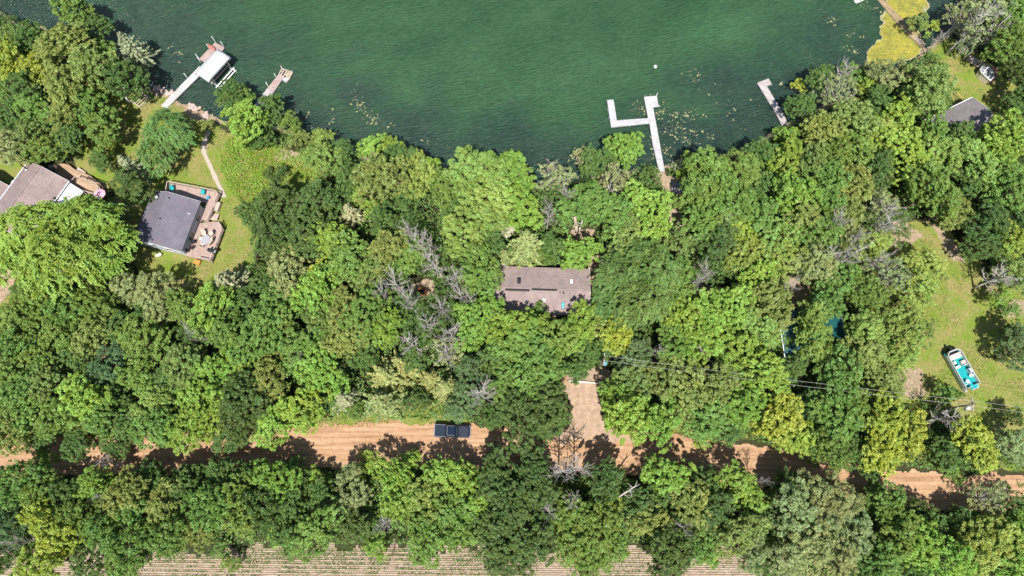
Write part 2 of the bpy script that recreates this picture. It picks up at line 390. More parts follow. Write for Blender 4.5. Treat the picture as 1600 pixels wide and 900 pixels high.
patch('gravel_drive', [(-80, 414), (16, 416), (24, 432), (18, 458), (0, 476), (-80, 500)], 0.25, 0.012, M['gravel'], 6, 0.8)
t = NT('field_soil')
v = t.coord('Object'); n1 = t.noise(t.coord('Object', (0.35, 1, 1)), 2.0, 5, 0.7); n2 = t.noise(v, 5, 4, 0.7)
wvt = t.n('TexWave', wave_type='BANDS', bands_direction='Y', i={'Vector': t.coord('Object', (1, 1, 1), (0, 0, R(0.5))), 'Scale': 1.02, 'Distortion': 1.6, 'Detail': 2.0, 'Detail Scale': 2.0})
c = t.ramp(t.math('ADD', t.math('MULTIPLY', wvt.outputs[1], 0.15), t.math('MULTIPLY', n1, 0.85)), [(0.28, (0.24, 0.175, 0.12)), (0.5, (0.38, 0.29, 0.215)), (0.72, (0.50, 0.41, 0.32))])
c = t.mix(0.5, c, t.ramp(n2, [(0.3, (0.6, 0.6, 0.6)), (0.7, (1.2, 1.2, 1.2))]), 'MULTIPLY')
t.bump(wvt.outputs[1], 0.8, 0.15)
M['field'] = t.fin(c, 0.95, 0.1)
patch('field', [(-500, 850), (1262, 850), (1262, 1350), (-500, 1350)], 0.4, 0.012, M['field'], 8, 4.5)
M['path'] = varied('pale_path_slabs', (0.42, 0.36, 0.30, 1), 0.9, 0.15, amt=0.2, scale=2.5, bump=0.3)
pc = [(326, 203), (319, 222), (318, 238), (327, 258), (338, 282), (346, 298), (351, 309)]
patch('path', [(p[0] - 4, p[1]) for p in pc] + [(p[0] + 5, p[1]) for p in pc][::-1], 0.12, 0.02, M['path'], 9, 0.3)

# algae mat and floating scraps on the lake
t = NT('algae'); v = t.coord('Object'); n1 = t.noise(v, 0.5, 6, 0.8); n2 = t.noise(v, 2.6, 6, 0.85)
c = t.ramp(n1, [(0.3, (0.13, 0.14, 0.045)), (0.5, (0.31, 0.29, 0.06)), (0.68, (0.44, 0.385, 0.06))])
c = t.mix(0.6, c, t.ramp(n2, [(0.38, (0.3, 0.36, 0.3)), (0.62, (1.2, 1.15, 1.1))]), 'MULTIPLY')
c = t.mix(t.ramp(t.attr('edge'), [(0.12, (0.8, 0.8, 0.8)), (0.45, (0, 0, 0))]), c, (0.42, 0.38, 0.28, 1))
t.bump(n2, 0.8, 0.15); M['algae'] = t.fin(c, 0.9, 0.2)
MAT_POLY = [(1386, -40), (1383, 20), (1376, 29), (1381, 36), (1375, 43), (1377, 58), (1368, 61), (1363, 69), (1357, 75), (1354, 88), (1349, 104), (1372, 104), (1400, 100), (1430, 90), (1446, 76), (1440, 52), (1426, 40), (1424, 30), (1446, 26), (1450, 0), (1452, -40)]
o = patch('algae_mat', MAT_POLY, 0.16, -0.46, M['algae'], 21, 1.6, relief=0.08, kind='stuff')
o['label'] = 'yellow algae mat with a pale foam edge around the old pier'; o['category'] = 'algae'
def scraps(name, clusters, mat, z, label, cat, seed, smin, smax, thin=1.0):
    g = np.random.default_rng(seed); V = []; Fc = []
    for (px, py, rx, ry, n, ang) in clusters:
        for _ in range(n):
            u, w_ = g.normal(0, 0.5, 2); ca, sa = math.cos(R(ang)), math.sin(R(ang))
            q = P(px + (u * rx * ca - w_ * ry * sa), py + (u * rx * sa + w_ * ry * ca), z)
            if not float(-sdist(np.array([q.x]), np.array([q.y]), LAND)[0]) > 0.5: continue
            s = g.uniform(smin, smax) * g.uniform(0.5, 1); k = 7; e = g.uniform(0.35, 1) * thin; th = g.uniform(0, 3.14)
            n0 = len(V)
            for i in range(k):
                r_ = s * g.uniform(0.45, 1.1); al = 6.283 * i / k; ux, uy = r_ * math.cos(al), r_ * e * math.sin(al)
                V.append((q.x + ux * math.cos(th) - uy * math.sin(th), q.y + ux * math.sin(th) + uy * math.cos(th), z + g.uniform(0, 0.02)))
            Fc.append(tuple(range(n0, n0 + k)))
    me = bpy.data.meshes.new(name); me.from_pydata(V, [], Fc); me.materials.append(mat); me.update()
    o = link(name, me); tag(o, label, cat, kind='stuff'); return o
M['scum'] = varied('pale_pond_weed', (0.29, 0.28, 0.15, 1), 0.9, 0.2, amt=0.5, scale=2)
M['darkweed'] = varied('submerged_weed', (0.018, 0.046, 0.038, 1), 0.7, 0.3, amt=0.4, scale=1)
scraps('floating_weed', [(562, 162, 10, 22, 50, -15), (584, 184, 16, 8, 26, 10), (578, 192, 14, 5, 18, 5), (608, 200, 8, 8, 12, 0), (1032, 172, 10, 14, 40, 20), (1060, 182, 22, 8, 40, 10),
    (1050, 200, 30, 14, 45, 15), (1075, 205, 24, 10, 20, 20), (1088, 176, 20, 12, 22, 10), (1070, 220, 22, 8, 36, 15), (1045, 236, 14, 10, 30, 0), (1105, 212, 20, 8, 24, 20), (1000, 172, 14, 9, 26, 40),
    (990, 168, 5, 8, 10, 0), (1300, 32, 8, 9, 20, 40), (1329, 52, 6, 9, 12, 30), (1348, 58, 5, 4, 7, 0), (1328, 78, 16, 5, 22, 15), (1358, 12, 14, 5, 24, 10), (1025, 230, 8, 26, 36, -10),
    (1220, 130, 4, 4, 8, 0), (478, 182, 6, 14, 14, 20), (518, 190, 5, 16, 8, 10), (520, 170, 3, 3, 3, 0), (1085, 120, 14, 14, 26, 10), (280, 84, 4, 4, 12, 0), (275, 70, 20, 20, 20, 0),
    (670, 222, 18, 6, 12, 0), (1120, 240, 20, 5, 16, 0), (330, 178, 20, 6, 20, 30), (1100, 240, 10, 4, 10, 0), (1140, 165, 60, 40, 24, 0)], M['scum'], -0.485,
    'loose pale scraps of weed floating on the lake near the docks', 'floating weed', 4, 0.07, 0.36, .7)
scraps('submerged_weed', [(540, 130, 50, 12, 110, -10), (590, 165, 34, 26, 70, 20), (1110, 120, 90, 40, 150, 0), (1180, 160, 80, 40, 120, 0), (1290, 60, 50, 40, 90, 0), (240, 40, 60, 30, 90, 0),
    (300, 50, 40, 30, 60, 0), (260, 100, 60, 30, 60, 0), (900, 200, 80, 30, 80, 0), (1320, 90, 40, 30, 60, 0), (660, 240, 80, 20, 60, 0), (740, 262, 100, 16, 60, 0), (1230, 90, 60, 40, 80, 0)], M['darkweed'], -0.492,
    'dark strands of weed just under the lake surface', 'water weed', 5, 0.15, 0.75, .3)

# ------------------------------------------------------------------ foliage builders
def leaves(C, N, S, aspect, g):
    n = len(C); N = N / (np.linalg.norm(N, axis=1, keepdims=True) + 1e-9)
    r = g.normal(size=(n, 3)); T = np.cross(N, r); T /= (np.linalg.norm(T, axis=1, keepdims=True) + 1e-9); B = np.cross(N, T)
    S = S[:, None]; T = T * S; B = B * S * aspect
    V = np.empty((n, 4, 3)); j = lambda: g.uniform(0.7, 1.15, (n, 1))
    V[:, 0] = C - T * j(); V[:, 1] = C - B * j() + N * S * 0.15; V[:, 2] = C + T * j(); V[:, 3] = C + B * j() - N * S * 0.1
    return V.reshape(-1, 3), np.arange(n * 4).reshape(n, 4)

def sph(g, n, up=0.0):
    v_ = g.normal(size=(n, 3)); v_[:, 2] += up; return v_ / np.linalg.norm(v_, axis=1, keepdims=True)

def spread(g, n, f, k=12):
    pts = []
    for _ in range(n):
        best = None; bd = -1
        for _ in range(k):
            c_ = f(); dd = min([np.linalg.norm(c_ - p_) for p_ in pts] or [9])
            if dd > bd: bd = dd; best = c_
        pts.append(best)
    return pts

def crown_broad(seed, Rr, Hh, V_, nb, br, lumps, lpl, ls, gap=0.0, lean=0.0):
    """dome of boughs > lumps > leaves. Returns crown mesh and bough centres"""
    g = np.random.default_rng(seed); cz = Hh - V_
    ph = g.uniform(0, 6.28, 3)
    def f():
        a_ = g.uniform(0, 6.283); u = g.uniform(0, 1) ** 0.5
        rr = Rr * (0.88 + 0.20 * math.sin(2 * a_ + ph[0]) * 0.8 + 0.17 * math.sin(3 * a_ + ph[1]) + 0.10 * math.sin(5 * a_ + ph[2])) - br * 0.6
        z = V_ * math.sqrt(max(0, 1 - (u * 0.97) ** 2)) * g.uniform(0.72, 1.02) - br * 0.4
        if g.uniform() < 0.22: u = max(u, 0.75); z = g.uniform(-0.35, 0.25) * V_
        return np.array([u * rr * math.cos(a_) , u * rr * math.sin(a_), cz + z])
    bo = spread(g, nb, f)
    Cs, Ns, Ss, Rn = [], [], [], []
    for b_ in bo:
        bb = br * g.uniform(0.7, 1.25); bval = g.uniform(0, 1)
        nl = max(3, int(lumps * (bb / br) ** 2))
        ld = sph(g, nl, 0.55)
        for q in ld:
            if g.uniform() < gap: continue
            lc = b_ + q * bb * g.uniform(0.7, 1.08) * np.array([1, 1, 0.75]); lr = g.uniform(0.28, 0.52); lv = g.uniform(0, 1)
            n = int(lpl * g.uniform(0.6, 1.3)); dd = sph(g, n, 0.35)
            Cs.append(lc + dd * lr * (g.uniform(0.25, 1, (n, 1)) ** 0.45) * np.array([1, 1, 0.7]))
            Ns.append(dd * 0.55 + np.array([0, 0, 0.55]) + g.normal(size=(n, 3)) * 0.48)
            Ss.append(g.uniform(0.6, 1.25, n) * ls); Rn.append(np.clip(0.22 * bval + 0.28 * lv + 0.5 * g.uniform(0, 1, n), 0, 1))
    V, Fq = leaves(np.concatenate(Cs), np.concatenate(Ns), np.concatenate(Ss), 0.62, g)
    return mesh_np('crown', V, Fq, M['leaf'], {'rnd': ('FACE', np.concatenate(Rn))}), bo

def crown_feather(seed, Rr, Hh, V_, nb, ls):
    """drooping plume-like sprays that radiate outwards"""
    g = np.random.default_rng(seed); cz = Hh - V_; Cs, Ns, Ss, Rn = [], [], [], []
    def f():
        a_ = g.uniform(0, 6.283); u = g.uniform(0, 1) ** 0.55; rr = Rr * (0.82 + 0.15 * math.sin(3 * a_ + seed))
        return np.array([u * rr * math.cos(a_), u * rr * math.sin(a_), cz + V_ * math.sqrt(max(0.02, 1 - u * u)) * g.uniform(0.7, 1.0)])
    bo = spread(g, nb, f)
    for b_ in bo:
        bv = g.uniform(0, 1)
        for k in range(13):
            a0 = math.atan2(b_[1], b_[0]) + g.normal() * 1.0; L = g.uniform(0.7, 1.5)
            n = 26; s = np.linspace(0, 1, n)
            line = b_ + np.stack([np.cos(a0) * s * L, np.sin(a0) * s * L, 0.28 * np.sin(s * 3) - 0.75 * s * s * L * 0.6], 1) + g.normal(size=3) * np.array([.35, .35, .25])
            side = np.stack([-np.sin(a0) * np.ones(n), np.cos(a0) * np.ones(n), np.zeros(n)], 1) * (g.uniform(-1, 1, (n, 1)) * 0.26 * (1.1 - s[:, None] * 0.6))
            Cs.append(line + side + g.normal(size=(n, 3)) * 0.05); Ns.append(g.normal(size=(n, 3)) * 0.33 + np.array([0.35 * math.cos(a0), 0.35 * math.sin(a0), 0.8]))
            Ss.append(g.uniform(0.7, 1.2, n) * ls); Rn.append(np.clip(0.3 * bv + 0.3 * g.uniform() + 0.4 * s, 0, 1))
    V, Fq = leaves(np.concatenate(Cs), np.concatenate(Ns), np.concatenate(Ss), 0.5, g)
    return mesh_np('crown', V, Fq, M['leaf'], {'rnd': ('FACE', np.concatenate(Rn))}), bo[:10]

def crown_conifer(seed, Rr, Hh, ls):
    g = np.random.default_rng(seed); Cs, Ns, Ss, Rn = [], [], [], []; ends = []
    lv = 15
    for i in range(lv):
        tt = (i + 0.5) / lv; z = 0.12 * Hh + tt * 0.86 * Hh; rr = Rr * (1 - tt) ** 0.72; nb = 6 + int(7 * (1 - tt))
        for k in range(nb):
            a0 = 6.283 * k / nb + g.uniform(0, 0.7) + i * 1.3; L = rr * g.uniform(0.62, 1.15)
            n = max(8, int(34 * L)); s = g.uniform(0.05, 1, n) ** 0.75; wd = 0.30 + 0.20 * L * 0.4
            off = g.uniform(-1, 1, n) * wd * (1.15 - s)
            px_ = np.cos(a0) * s * L - np.sin(a0) * off; py_ = np.sin(a0) * s * L + np.cos(a0) * off
            pz = z - 0.32 * s * L + 0.25 * s * s * L + g.normal(size=n) * 0.06
            Cs.append(np.stack([px_, py_, pz], 1)); Ns.append(g.normal(size=(n, 3)) * 0.45 + np.array([0.3 * math.cos(a0), 0.3 * math.sin(a0), 0.75]))
            Ss.append(g.uniform(0.6, 1.2, n) * ls); Rn.append(np.clip(0.35 * g.uniform() + 0.2 * s + 0.45 * g.uniform(0, 1, n), 0, 1))
    V, Fq = leaves(np.concatenate(Cs), np.concatenate(Ns), np.concatenate(Ss), 0.36, g)
    return mesh_np('crown', V, Fq, M['leaf'], {'rnd': ('FACE', np.concatenate(Rn))}), []

def trunk_mesh(seed, Hh, bo, r0, mat, nf=0.42, conifer=False):
    g = random.Random(seed); mb = MB(); base = Vector((0, 0, -0.15)); top = Vector((g.uniform(-.3, .3), g.uniform(-.3, .3), Hh * nf))
    if conifer: mb.path([base, (0, 0, Hh * 0.5), (0, 0, Hh * 0.97)], r0, 0.04, 7)
    else:
        mid = (base + top) / 2 + Vector((g.uniform(-.15, .15), g.uniform(-.15, .15), 0))
        mb.path([base, mid, top], r0, r0 * 0.7, 7)
        for b_ in bo:
            b_ = Vector(b_); s = top * 0.98 + Vector((0, 0, -g.uniform(0, 1.2))); m_ = s.lerp(b_, 0.5) + Vector((g.uniform(-.3, .3), g.uniform(-.3, .3), -0.35))
            mb.path([s, m_, b_], r0 * 0.42, 0.03, 5)
            for _ in range(2): mb.tube(m_.lerp(b_, g.uniform(.1, .8)), b_ + Vector((g.uniform(-1, 1), g.uniform(-1, 1), g.uniform(0, .7))), 0.05, 0.02, 4, False)
    me = bpy.data.meshes.new('trunk'); me.from_pydata(mb.v, [], mb.f); me.materials.append(mat); me.polygons.foreach_set('use_smooth', mb.sm); me.update(); return me

def dead_meshes(seed, Hh, spreadr, rmin=0.03, lean=(0, 0)):
    """bare trunk and a branch skeleton"""
    g = random.Random(seed); tr = MB(); br = MB()
    top = Vector((lean[0], lean[1], Hh)); pts = [Vector((0, 0, -0.1)), top * 0.33 + Vector((.1, 0, 0)), top * 0.68, top]
    tr.path(pts, 0.26, 0.07, 7)
    def grow(p, d, L, r, lvl):
        q = p; n = 3
        for i in range(n):
            d2 = (d + Vector((g.uniform(-1, 1), g.uniform(-1, 1), g.uniform(-.6, 1))) * 0.22).normalized(); e = q + d2 * L / n
            br.tube(q, e, max(rmin, r * (1 - i / n * .5)), max(rmin * .75, r * (1 - (i + 1) / n * .5)), 5, False)
            if lvl < 3:
                for _ in range(2 if lvl < 2 else 1):
                    if g.random() < 0.85:
                        s = Vector((g.uniform(-1, 1), g.uniform(-1, 1), g.uniform(-.3, .6))); grow(q.lerp(e, g.random()), (d2 * 0.8 + s * 0.75).normalized(), L * g.uniform(.36, .6), r * .55, lvl + 1)
            q = e; d = d2
    nb = 14
    for k in range(nb):
        t_ = 0.35 + 0.62 * k / nb; a_ = k * 2.4 + g.uniform(-.4, .4); p = top * t_
        grow(p, Vector((math.cos(a_), math.sin(a_), g.uniform(.15, .7))).normalized(), spreadr * g.uniform(.7, 1.1) * (1.15 - 0.4 * t_), 0.085, 1)
    out = []
    for nm, mb in (('trunk', tr), ('branches', br)):
        me = bpy.data.meshes.new(nm); me.from_pydata(mb.v, [], mb.f); me.materials.append(M['deadwood']); me.polygons.foreach_set('use_smooth', mb.sm); me.update(); out.append(me)
    return out

PROTO = {}
def proto(key, R_, H_, crown, trunk): PROTO.setdefault(key, []).append((R_, H_, crown, trunk))
for s in range(5):
    cr, bo = crown_broad(100 + s, 4.4, 11, 4.4, 24, 1.35, 14, 33, 0.19); proto('mid', 4.4, 11, cr, trunk_mesh(s, 11, bo[::2], 0.24, M['bark']))
for s in range(4):
    cr, bo = crown_broad(200 + s, 5.8, 13, 5.2, 38, 1.5, 15, 33, 0.20); proto('large', 5.8, 13, cr, trunk_mesh(s, 13, bo[::3], 0.32, M['bark']))
for s in range(4):
    cr, bo = crown_broad(300 + s, 2.6, 6.5, 2.8, 10, 1.0, 11, 32, 0.165); proto('small', 2.6, 6.5, cr, trunk_mesh(s, 6.5, bo[::2], 0.13, M['bark']))
for s in range(4):     # fine, even texture
    cr, bo = crown_broad(400 + s, 4.3, 10.5, 4.4, 27, 1.2, 13, 46, 0.145); proto('fine', 4.3, 10.5, cr, trunk_mesh(s, 10.5, bo[::2], 0.22, M['bark']))
for s in range(4):     # open crown with pale limbs
    cr, bo = crown_broad(500 + s, 4.3, 11, 4.2, 22, 1.25, 9, 26, 0.15, gap=0.25); proto('sparse', 4.3, 11, cr, trunk_mesh(s, 11, bo, 0.24, M['deadwood']))
for s in range(3):
    cr, bo = crown_feather(600 + s, 5.2, 12, 4.8, 42, 0.19); proto('feather', 5.2, 12, cr, trunk_mesh(s, 12, bo, 0.3, M['bark']))
for s in range(3):
    cr, bo = crown_conifer(700 + s, 3.4, 9.5, 0.2); proto('conifer', 3.4, 9.5, cr, trunk_mesh(s, 9.5, bo, 0.2, M['bark'], conifer=True))
for s in range(3):     # bush
    cr, bo = crown_broad(800 + s, 1.5, 1.9, 1.6, 7, 0.6, 6, 34, 0.14); proto('bush', 1.5, 1.9, cr, trunk_mesh(s, 1.9, bo[::2], 0.05, M['bark']))

COL_ = {'M': (0.135, 0.240, 0.056), 'B': (0.195, 0.335, 0.060), 'D': (0.080, 0.142, 0.042), 'O': (0.180, 0.255, 0.075), 'Y': (0.265, 0.360, 0.060),
       'G': (0.225, 0.300, 0.140), 'C': (0.280, 0.335, 0.140), 'L': (0.225, 0.340, 0.088), 'T': (0.105, 0.180, 0.080), 'F': (0.195, 0.330, 0.062),
       'f': (0.115, 0.210, 0.062), 'S': (0.255, 0.335, 0.165), 'W': (0.52, 0.53, 0.47), 'K': (0.36, 0.40, 0.27), 'Q': (0.24, 0.19, 0.11)}
COL = {k_: tuple(c_ * m_ for c_, m_ in zip(v_, (1.29, 1.19, 1.0))) for k_, v_ in COL_.items()}
STY = {'M': 'mid', 'B': 'mid', 'D': 'mid', 'O': 'mid', 'Y': 'mid', 'G': 'fine', 'C': 'conifer', 'L': 'fine', 'T': 'fine', 'F': 'feather', 'f': 'feather', 'S': 'sparse', 'W': 'fine', 'K': 'conifer', 'Q': 'fine'}
WORD = {'M': 'mid-green leafy', 'B': 'bright green leafy', 'D': 'dark green leafy', 'O': 'olive green leafy', 'Y': 'yellow-green leafy', 'G': 'grey-green', 'C': 'pale olive spiky',
        'L': 'light green fine-leaved', 'T': 'dark bluish green', 'F': 'bright green feathery', 'f': 'dark green feathery', 'S': 'thin pale green open-crowned', 'W': 'whitish', 'K': 'silvery spiky', 'Q': 'straw brown'}
# ------------------------------------------------------------------ buildings
def frame(root):
    """photo pixel at height z -> local coordinates of the thing"""
    inv = (Matrix.Translation(root.location) @ Matrix.Rotation(root.rotation_euler[2], 4, 'Z')).inverted()
    return lambda px, py, z=0.0: inv @ P(px, py, z)

def gable_house(root, wd, ln, eave, rise, rx=0.0, oh=0.4, roofm=None, wallm=None, wins=(), gutter=True, gable_oh=0.35):
    """ridge along local y at x=rx. wins: (side, pos, width, z0, z1)"""
    hw, hl = wd / 2, ln / 2; zr = eave + rise
    sl = lambda xx: zr - (abs(xx - rx) / (hw - rx if xx > rx else hw + rx)) * rise
    mb = MB(); mb.ext([(-hw, -0.1), (hw, -0.1), (hw, eave), (rx, zr), (-hw, eave)][::-1], -hl, hl); wall = mb.build('wall', wallm, root)
    mb = MB(); T = 0.14; e = 0.06
    for sgn in (-1, 1):
        xe = sgn * (hw + oh); ze = eave - (oh / (hw - sgn * rx)) * rise
        p = [(rx, zr + e), (xe, ze + e), (xe, ze + e + T), (rx, zr + e + T)]
        mb.ext(p if sgn < 0 else p[::-1], -hl - gable_oh, hl + gable_oh)
    roof = mb.build('roof', roofm, root)
    if gutter:
        for sgn in (-1, 1):
            xe = sgn * (hw + oh + 0.07); ze = eave - (oh / (hw - sgn * rx)) * rise
            MB().box((xe, 0, ze + 0.12), (0.12, ln + 2 * gable_oh, 0.14)).build('gutter', M['white'], roof)
    for sgn in (-1, 1):
        mb = MB(); yy = sgn * (hl + gable_oh + 0.02)
        for s2 in (-1, 1):
            xe = s2 * (hw + oh); ze = eave - (oh / (hw - s2 * rx)) * rise
            p = [(rx, zr + e - .08), (xe, ze + e - .08), (xe, ze + e + T - .01), (rx, zr + e + T - .01)]
            mb.ext(p if s2 < 0 else p[::-1], yy - 0.02, yy + 0.02)
        mb.build('bargeboard', M['white'], roof)
    MB().box((rx, 0, zr + e + T + 0.0), (0.28, ln + 2 * gable_oh - .05, 0.05)).build('ridge_cap', roofm, roof)
    for (side, pos, ww, z0, z1) in wins:
        if side in 'EW':
            sx = hw if side == 'E' else -hw; o_ = 0.03 if side == 'E' else -0.03
            fr = MB(); 
            for a_, b_, c_, d_ in ((pos - ww / 2, pos + ww / 2, z0 - .08, z0), (pos - ww / 2, pos + ww / 2, z1, z1 + .08)): fr.box((sx + o_, (a_ + b_) / 2, (c_ + d_) / 2), (0.1, ww + .16, 0.08))
            for yy in (pos - ww / 2 - .04, pos + ww / 2 + .04): fr.box((sx + o_, yy, (z0 + z1) / 2), (0.1, 0.08, z1 - z0))
            wn = fr.build('window', M['white'], root); MB().box((sx + o_ * .5, pos, (z0 + z1) / 2), (0.05, ww, z1 - z0)).build('pane', M['glass'], wn)
        else:
            sy = hl if side == 'N' else -hl; o_ = 0.03 if side == 'N' else -0.03
            fr = MB()
            for zc in (z0 - .04, z1 + .04): fr.box((pos, sy + o_, zc), (ww + .16, 0.1, 0.08))
            for xx in (pos - ww / 2 - .04, pos + ww / 2 + .04): fr.box((xx, sy + o_, (z0 + z1) / 2), (0.08, 0.1, z1 - z0))
            wn = fr.build('window', M['white'], root); MB().box((pos, sy + o_ * .5, (z0 + z1) / 2), (ww, 0.05, z1 - z0)).build('pane', M['glass'], wn)
    return wall, roof, sl

def on_roof(root, sl, px, py, zguess):
    f = frame(root); z = zguess
    for _ in range(4): q = f(px, py, z); z = sl(q.x) + 0.2
    return q

def railing(mb, pts, z, h=0.95, post=1.5, r=0.045):
    for a_, b_ in zip(pts, pts[1:]):
        a_, b_ = Vector((a_[0], a_[1], z)), Vector((b_[0], b_[1], z)); L = (b_ - a_).length; n = max(1, round(L / post)); ang = math.atan2(b_.y - a_.y, b_.x - a_.x)
        c_ = (a_ + b_) / 2
        mb.box((c_.x, c_.y, z + h), (L + .1, 0.13, 0.05), ang); mb.box((c_.x, c_.y, z + 0.12), (L, 0.05, 0.05), ang)
        for i in range(n + 1): p = a_.lerp(b_, i / n); mb.box((p.x, p.y, z + h / 2 - .03), (0.09, 0.09, h), ang)
        k = int(L / 0.16)
        for i in range(1, k): p = a_.lerp(b_, i / k); mb.box((p.x, p.y, z + h / 2 + .03), (0.035, 0.035, h - .2), ang)

roof_pink = shingles('brown_pink_shingles', (0.52, 0.41, 0.39, 1), (0.395, 0.31, 0.295, 1))
roof_grey = shingles('violet_grey_shingles', (0.29, 0.275, 0.33, 1), (0.235, 0.22, 0.27, 1), patch=(0.17, 0.135, 0.175, 1))
roof_taupe = shingles('taupe_shingles', (0.38, 0.34, 0.35, 1), (0.30, 0.27, 0.28, 1))
wall_blue = varied('pale_blue_siding', (0.42, 0.46, 0.52, 1), 0.7, 0.2, amt=0.08, scale=2)
wall_tan = varied('tan_siding', (0.42, 0.36, 0.29, 1), 0.8, 0.2, amt=0.1, scale=2)
wall_brown = varied('brown_siding', (0.20, 0.10, 0.07, 1), 0.8, 0.2, amt=0.15, scale=2)
deck_pink = planks('weathered_deck_boards', (0.44, 0.33, 0.29), 0.15, R(73), 0.14)
deck_tan = planks('tan_deck_boards', (0.46, 0.32, 0.22), 0.15, R(0), 0.16)
rail_wood = varied('weathered_railing_wood', (0.46, 0.37, 0.32, 1), 0.8, 0.2, amt=0.2, scale=4)

def vent_pipe(roof, q, r=0.06, h=0.4, m=None): return MB().tube(q + Vector((0, 0, -0.25)), q + Vector((0, 0, h)), r, r, 8).dome((q.x, q.y, q.z - .06), r * 2.4, r * 2.4, 0.06, 8, 3).build('vent_pipe', m or M['grey_metal'], roof)

# --- cottage with the grey-violet roof
e = 3.3
c0 = sum((P(a_, b_, e) for a_, b_ in ((241, 300.5), (319, 314), (285, 395), (211, 375))), Vector()) / 4
tl, trr, brr, bl = (P(a_, b_, e) for a_, b_ in ((241, 300.5), (319, 314), (285, 395), (211, 375)))
rot = math.atan2((trr - tl).y + (brr - bl).y, (trr - tl).x + (brr - bl).x)
cot = empty('cottage', (c0.x - .35, c0.y, 0), rot, 'small cottage with a violet-grey shingle roof and wraparound wooden deck', 'house')
wdt = ((trr - tl).length + (brr - bl).length) / 2 - 0.8; lnt = ((bl - tl).length + (brr - trr).length) / 2 - 0.7
wall, roof, sl = gable_house(cot, wdt, lnt, e, 1.3, -0.9, 0.4, roof_grey, wall_blue, (('E', -1.2, 1.5, 0.9, 2.2), ('E', 2.2, 1.1, 1.2, 2.2), ('S', -2, 1.0, 1.1, 2.2), ('S', 1.2, 1.0, 1.1, 2.2), ('N', 1.2, 1.8, 0.8, 2.3), ('N', -2, 1.2, 1.1, 2.2), ('W', 0, 1.1, 1.2, 2.2)), gutter=False)
f = frame(cot)
for px, py in ((264.5, 310), (295.5, 334), (250.5, 342)): vent_pipe(roof, on_roof(cot, sl, px, py, 4), 0.07, 0.35, M['white'] if px > 290 else M['dark_metal'])
q = on_roof(cot, sl, 246, 307, 4)
MB().tube(q, q + Vector((0.1, -0.1, 0.6)), 0.03).build('dish_mast', M['grey_metal'], roof)
mb = MB(); mb.dome((q.x + .15, q.y - .2, q.z + 0.55), 0.32, 0.32, 0.1, 12, 3).build('satellite_dish', M['grey_metal'], roof)
DZ = 0.85
NDK = [(262, 305), (264.8, 286.5), (335, 300), (344, 304), (326, 347), (316, 343), (309, 352), (322, 317)]
EDK = [(311, 349), (325, 347), (337, 346), (343.3, 348.4), (349.8, 358.5), (331, 409), (290, 399.7)]
LD = lambda pts, z=DZ: [tuple(f(a_, b_, z))[:2] for a_, b_ in pts]
dk = MB(); dk.prism(LD(NDK), DZ - 0.2, DZ); deck = dk.build('deck', deck_pink, cot)
dk = MB(); dk.prism(LD(EDK), DZ - 0.204, DZ - 0.004); deck2 = dk.build('deck', deck_pink, cot)
for dd, pts in ((deck, NDK), (deck2, EDK)):
    for p_ in LD(pts): MB().box((p_[0] * .985, p_[1] * .985, 0.3), (0.14, 0.14, 0.75)).build('post', rail_wood, dd)
mb = MB(); railing(mb, LD([(262, 305), (264.8, 286.5), (335, 300), (343.5, 304), (338, 317)]), DZ, 0.9); mb.build('railing', rail_wood, deck)
mb = MB(); railing(mb, LD([(334, 328), (326.5, 346)]), DZ, 0.9); mb.build('railing', rail_wood, deck)
mb = MB(); railing(mb, LD([(344, 349), (349.5, 358.5), (331, 408.5)]), DZ, 0.9); railing(mb, LD([(331, 408.5), (314, 405)]), DZ, 0.9); mb.build('railing', rail_wood, deck2)
mb = MB()
a_, b_ = Vector(f(326.5, 346, 0)), Vector(f(343, 347.5, 0)); dr = (b_ - a_).normalized(); up = Vector((-dr.y, dr.x, 0))
for i in range(5): c_ = a_.lerp(b_, .5) + up * (0.25 + 0.28 * i); mb.box((c_.x, c_.y, DZ - 0.16 * (i + 1)), (1.3, 0.3, 0.05), math.atan2(dr.y, dr.x))
for s_ in (-.65, .65):
    p_ = a_.lerp(b_, .5) + dr * s_; mb.tube((p_.x, p_.y, DZ - .1), tuple(p_ + up * 1.6)[:2] + (0.02,), 0.06)
mb.build('steps', rail_wood, deck2)
mb = MB(); mb.box((f(338, 322, DZ).x, f(338, 322, DZ).y, DZ / 2), (0.9, 1.6, DZ - .1)); mb.build('bench', rail_wood, deck)

def chair(px, py, z, rz, m, name, label, group, s=1.0, cat='chair'):
    q = P(px, py, z + .4); o = empty(name, (q.x, q.y, z), rz, label, cat, group)
    MB().box((0, 0, 0.42 * s), (0.52 * s, 0.5 * s, 0.07)).build('seat', m, o, bevel=.02)
    mb = MB(); mb.box((0, 0, 0), (0.52 * s, 0.07, 0.55 * s), M=Matrix.Translation((0, -0.29 * s, 0.68 * s)) @ Matrix.Rotation(R(14), 4, 'X')); mb.build('backrest', m, o, bevel=.02)
    for sx in (-1, 1): MB().box((sx * 0.27 * s, 0, 0.6 * s), (0.07, 0.5 * s, 0.04)).build('armrest', m, o)
    for sx in (-1, 1):
        for sy in (-1, 1): MB().tube((sx * .24 * s, sy * .22 * s, 0), (sx * .24 * s, sy * .22 * s, .58 * s), .022).build('leg', m, o)
    return o
M['teal'] = varied('teal_plastic', (0.02, 0.36, 0.38, 1), 0.5, 0.4, amt=0.15)
M['cushion'] = varied('beige_cushion', (0.55, 0.46, 0.37, 1), 0.9, 0.1, amt=0.1)
M['orange'] = varied('orange_clay', (0.62, 0.26, 0.07, 1), 0.8, 0.2, amt=0.15)
chair(269.5, 295.5, DZ, R(190), M['teal'], 'deck_chair', 'teal deck chair at the left end of the cottage porch', 'teal deck chairs', 1.15)
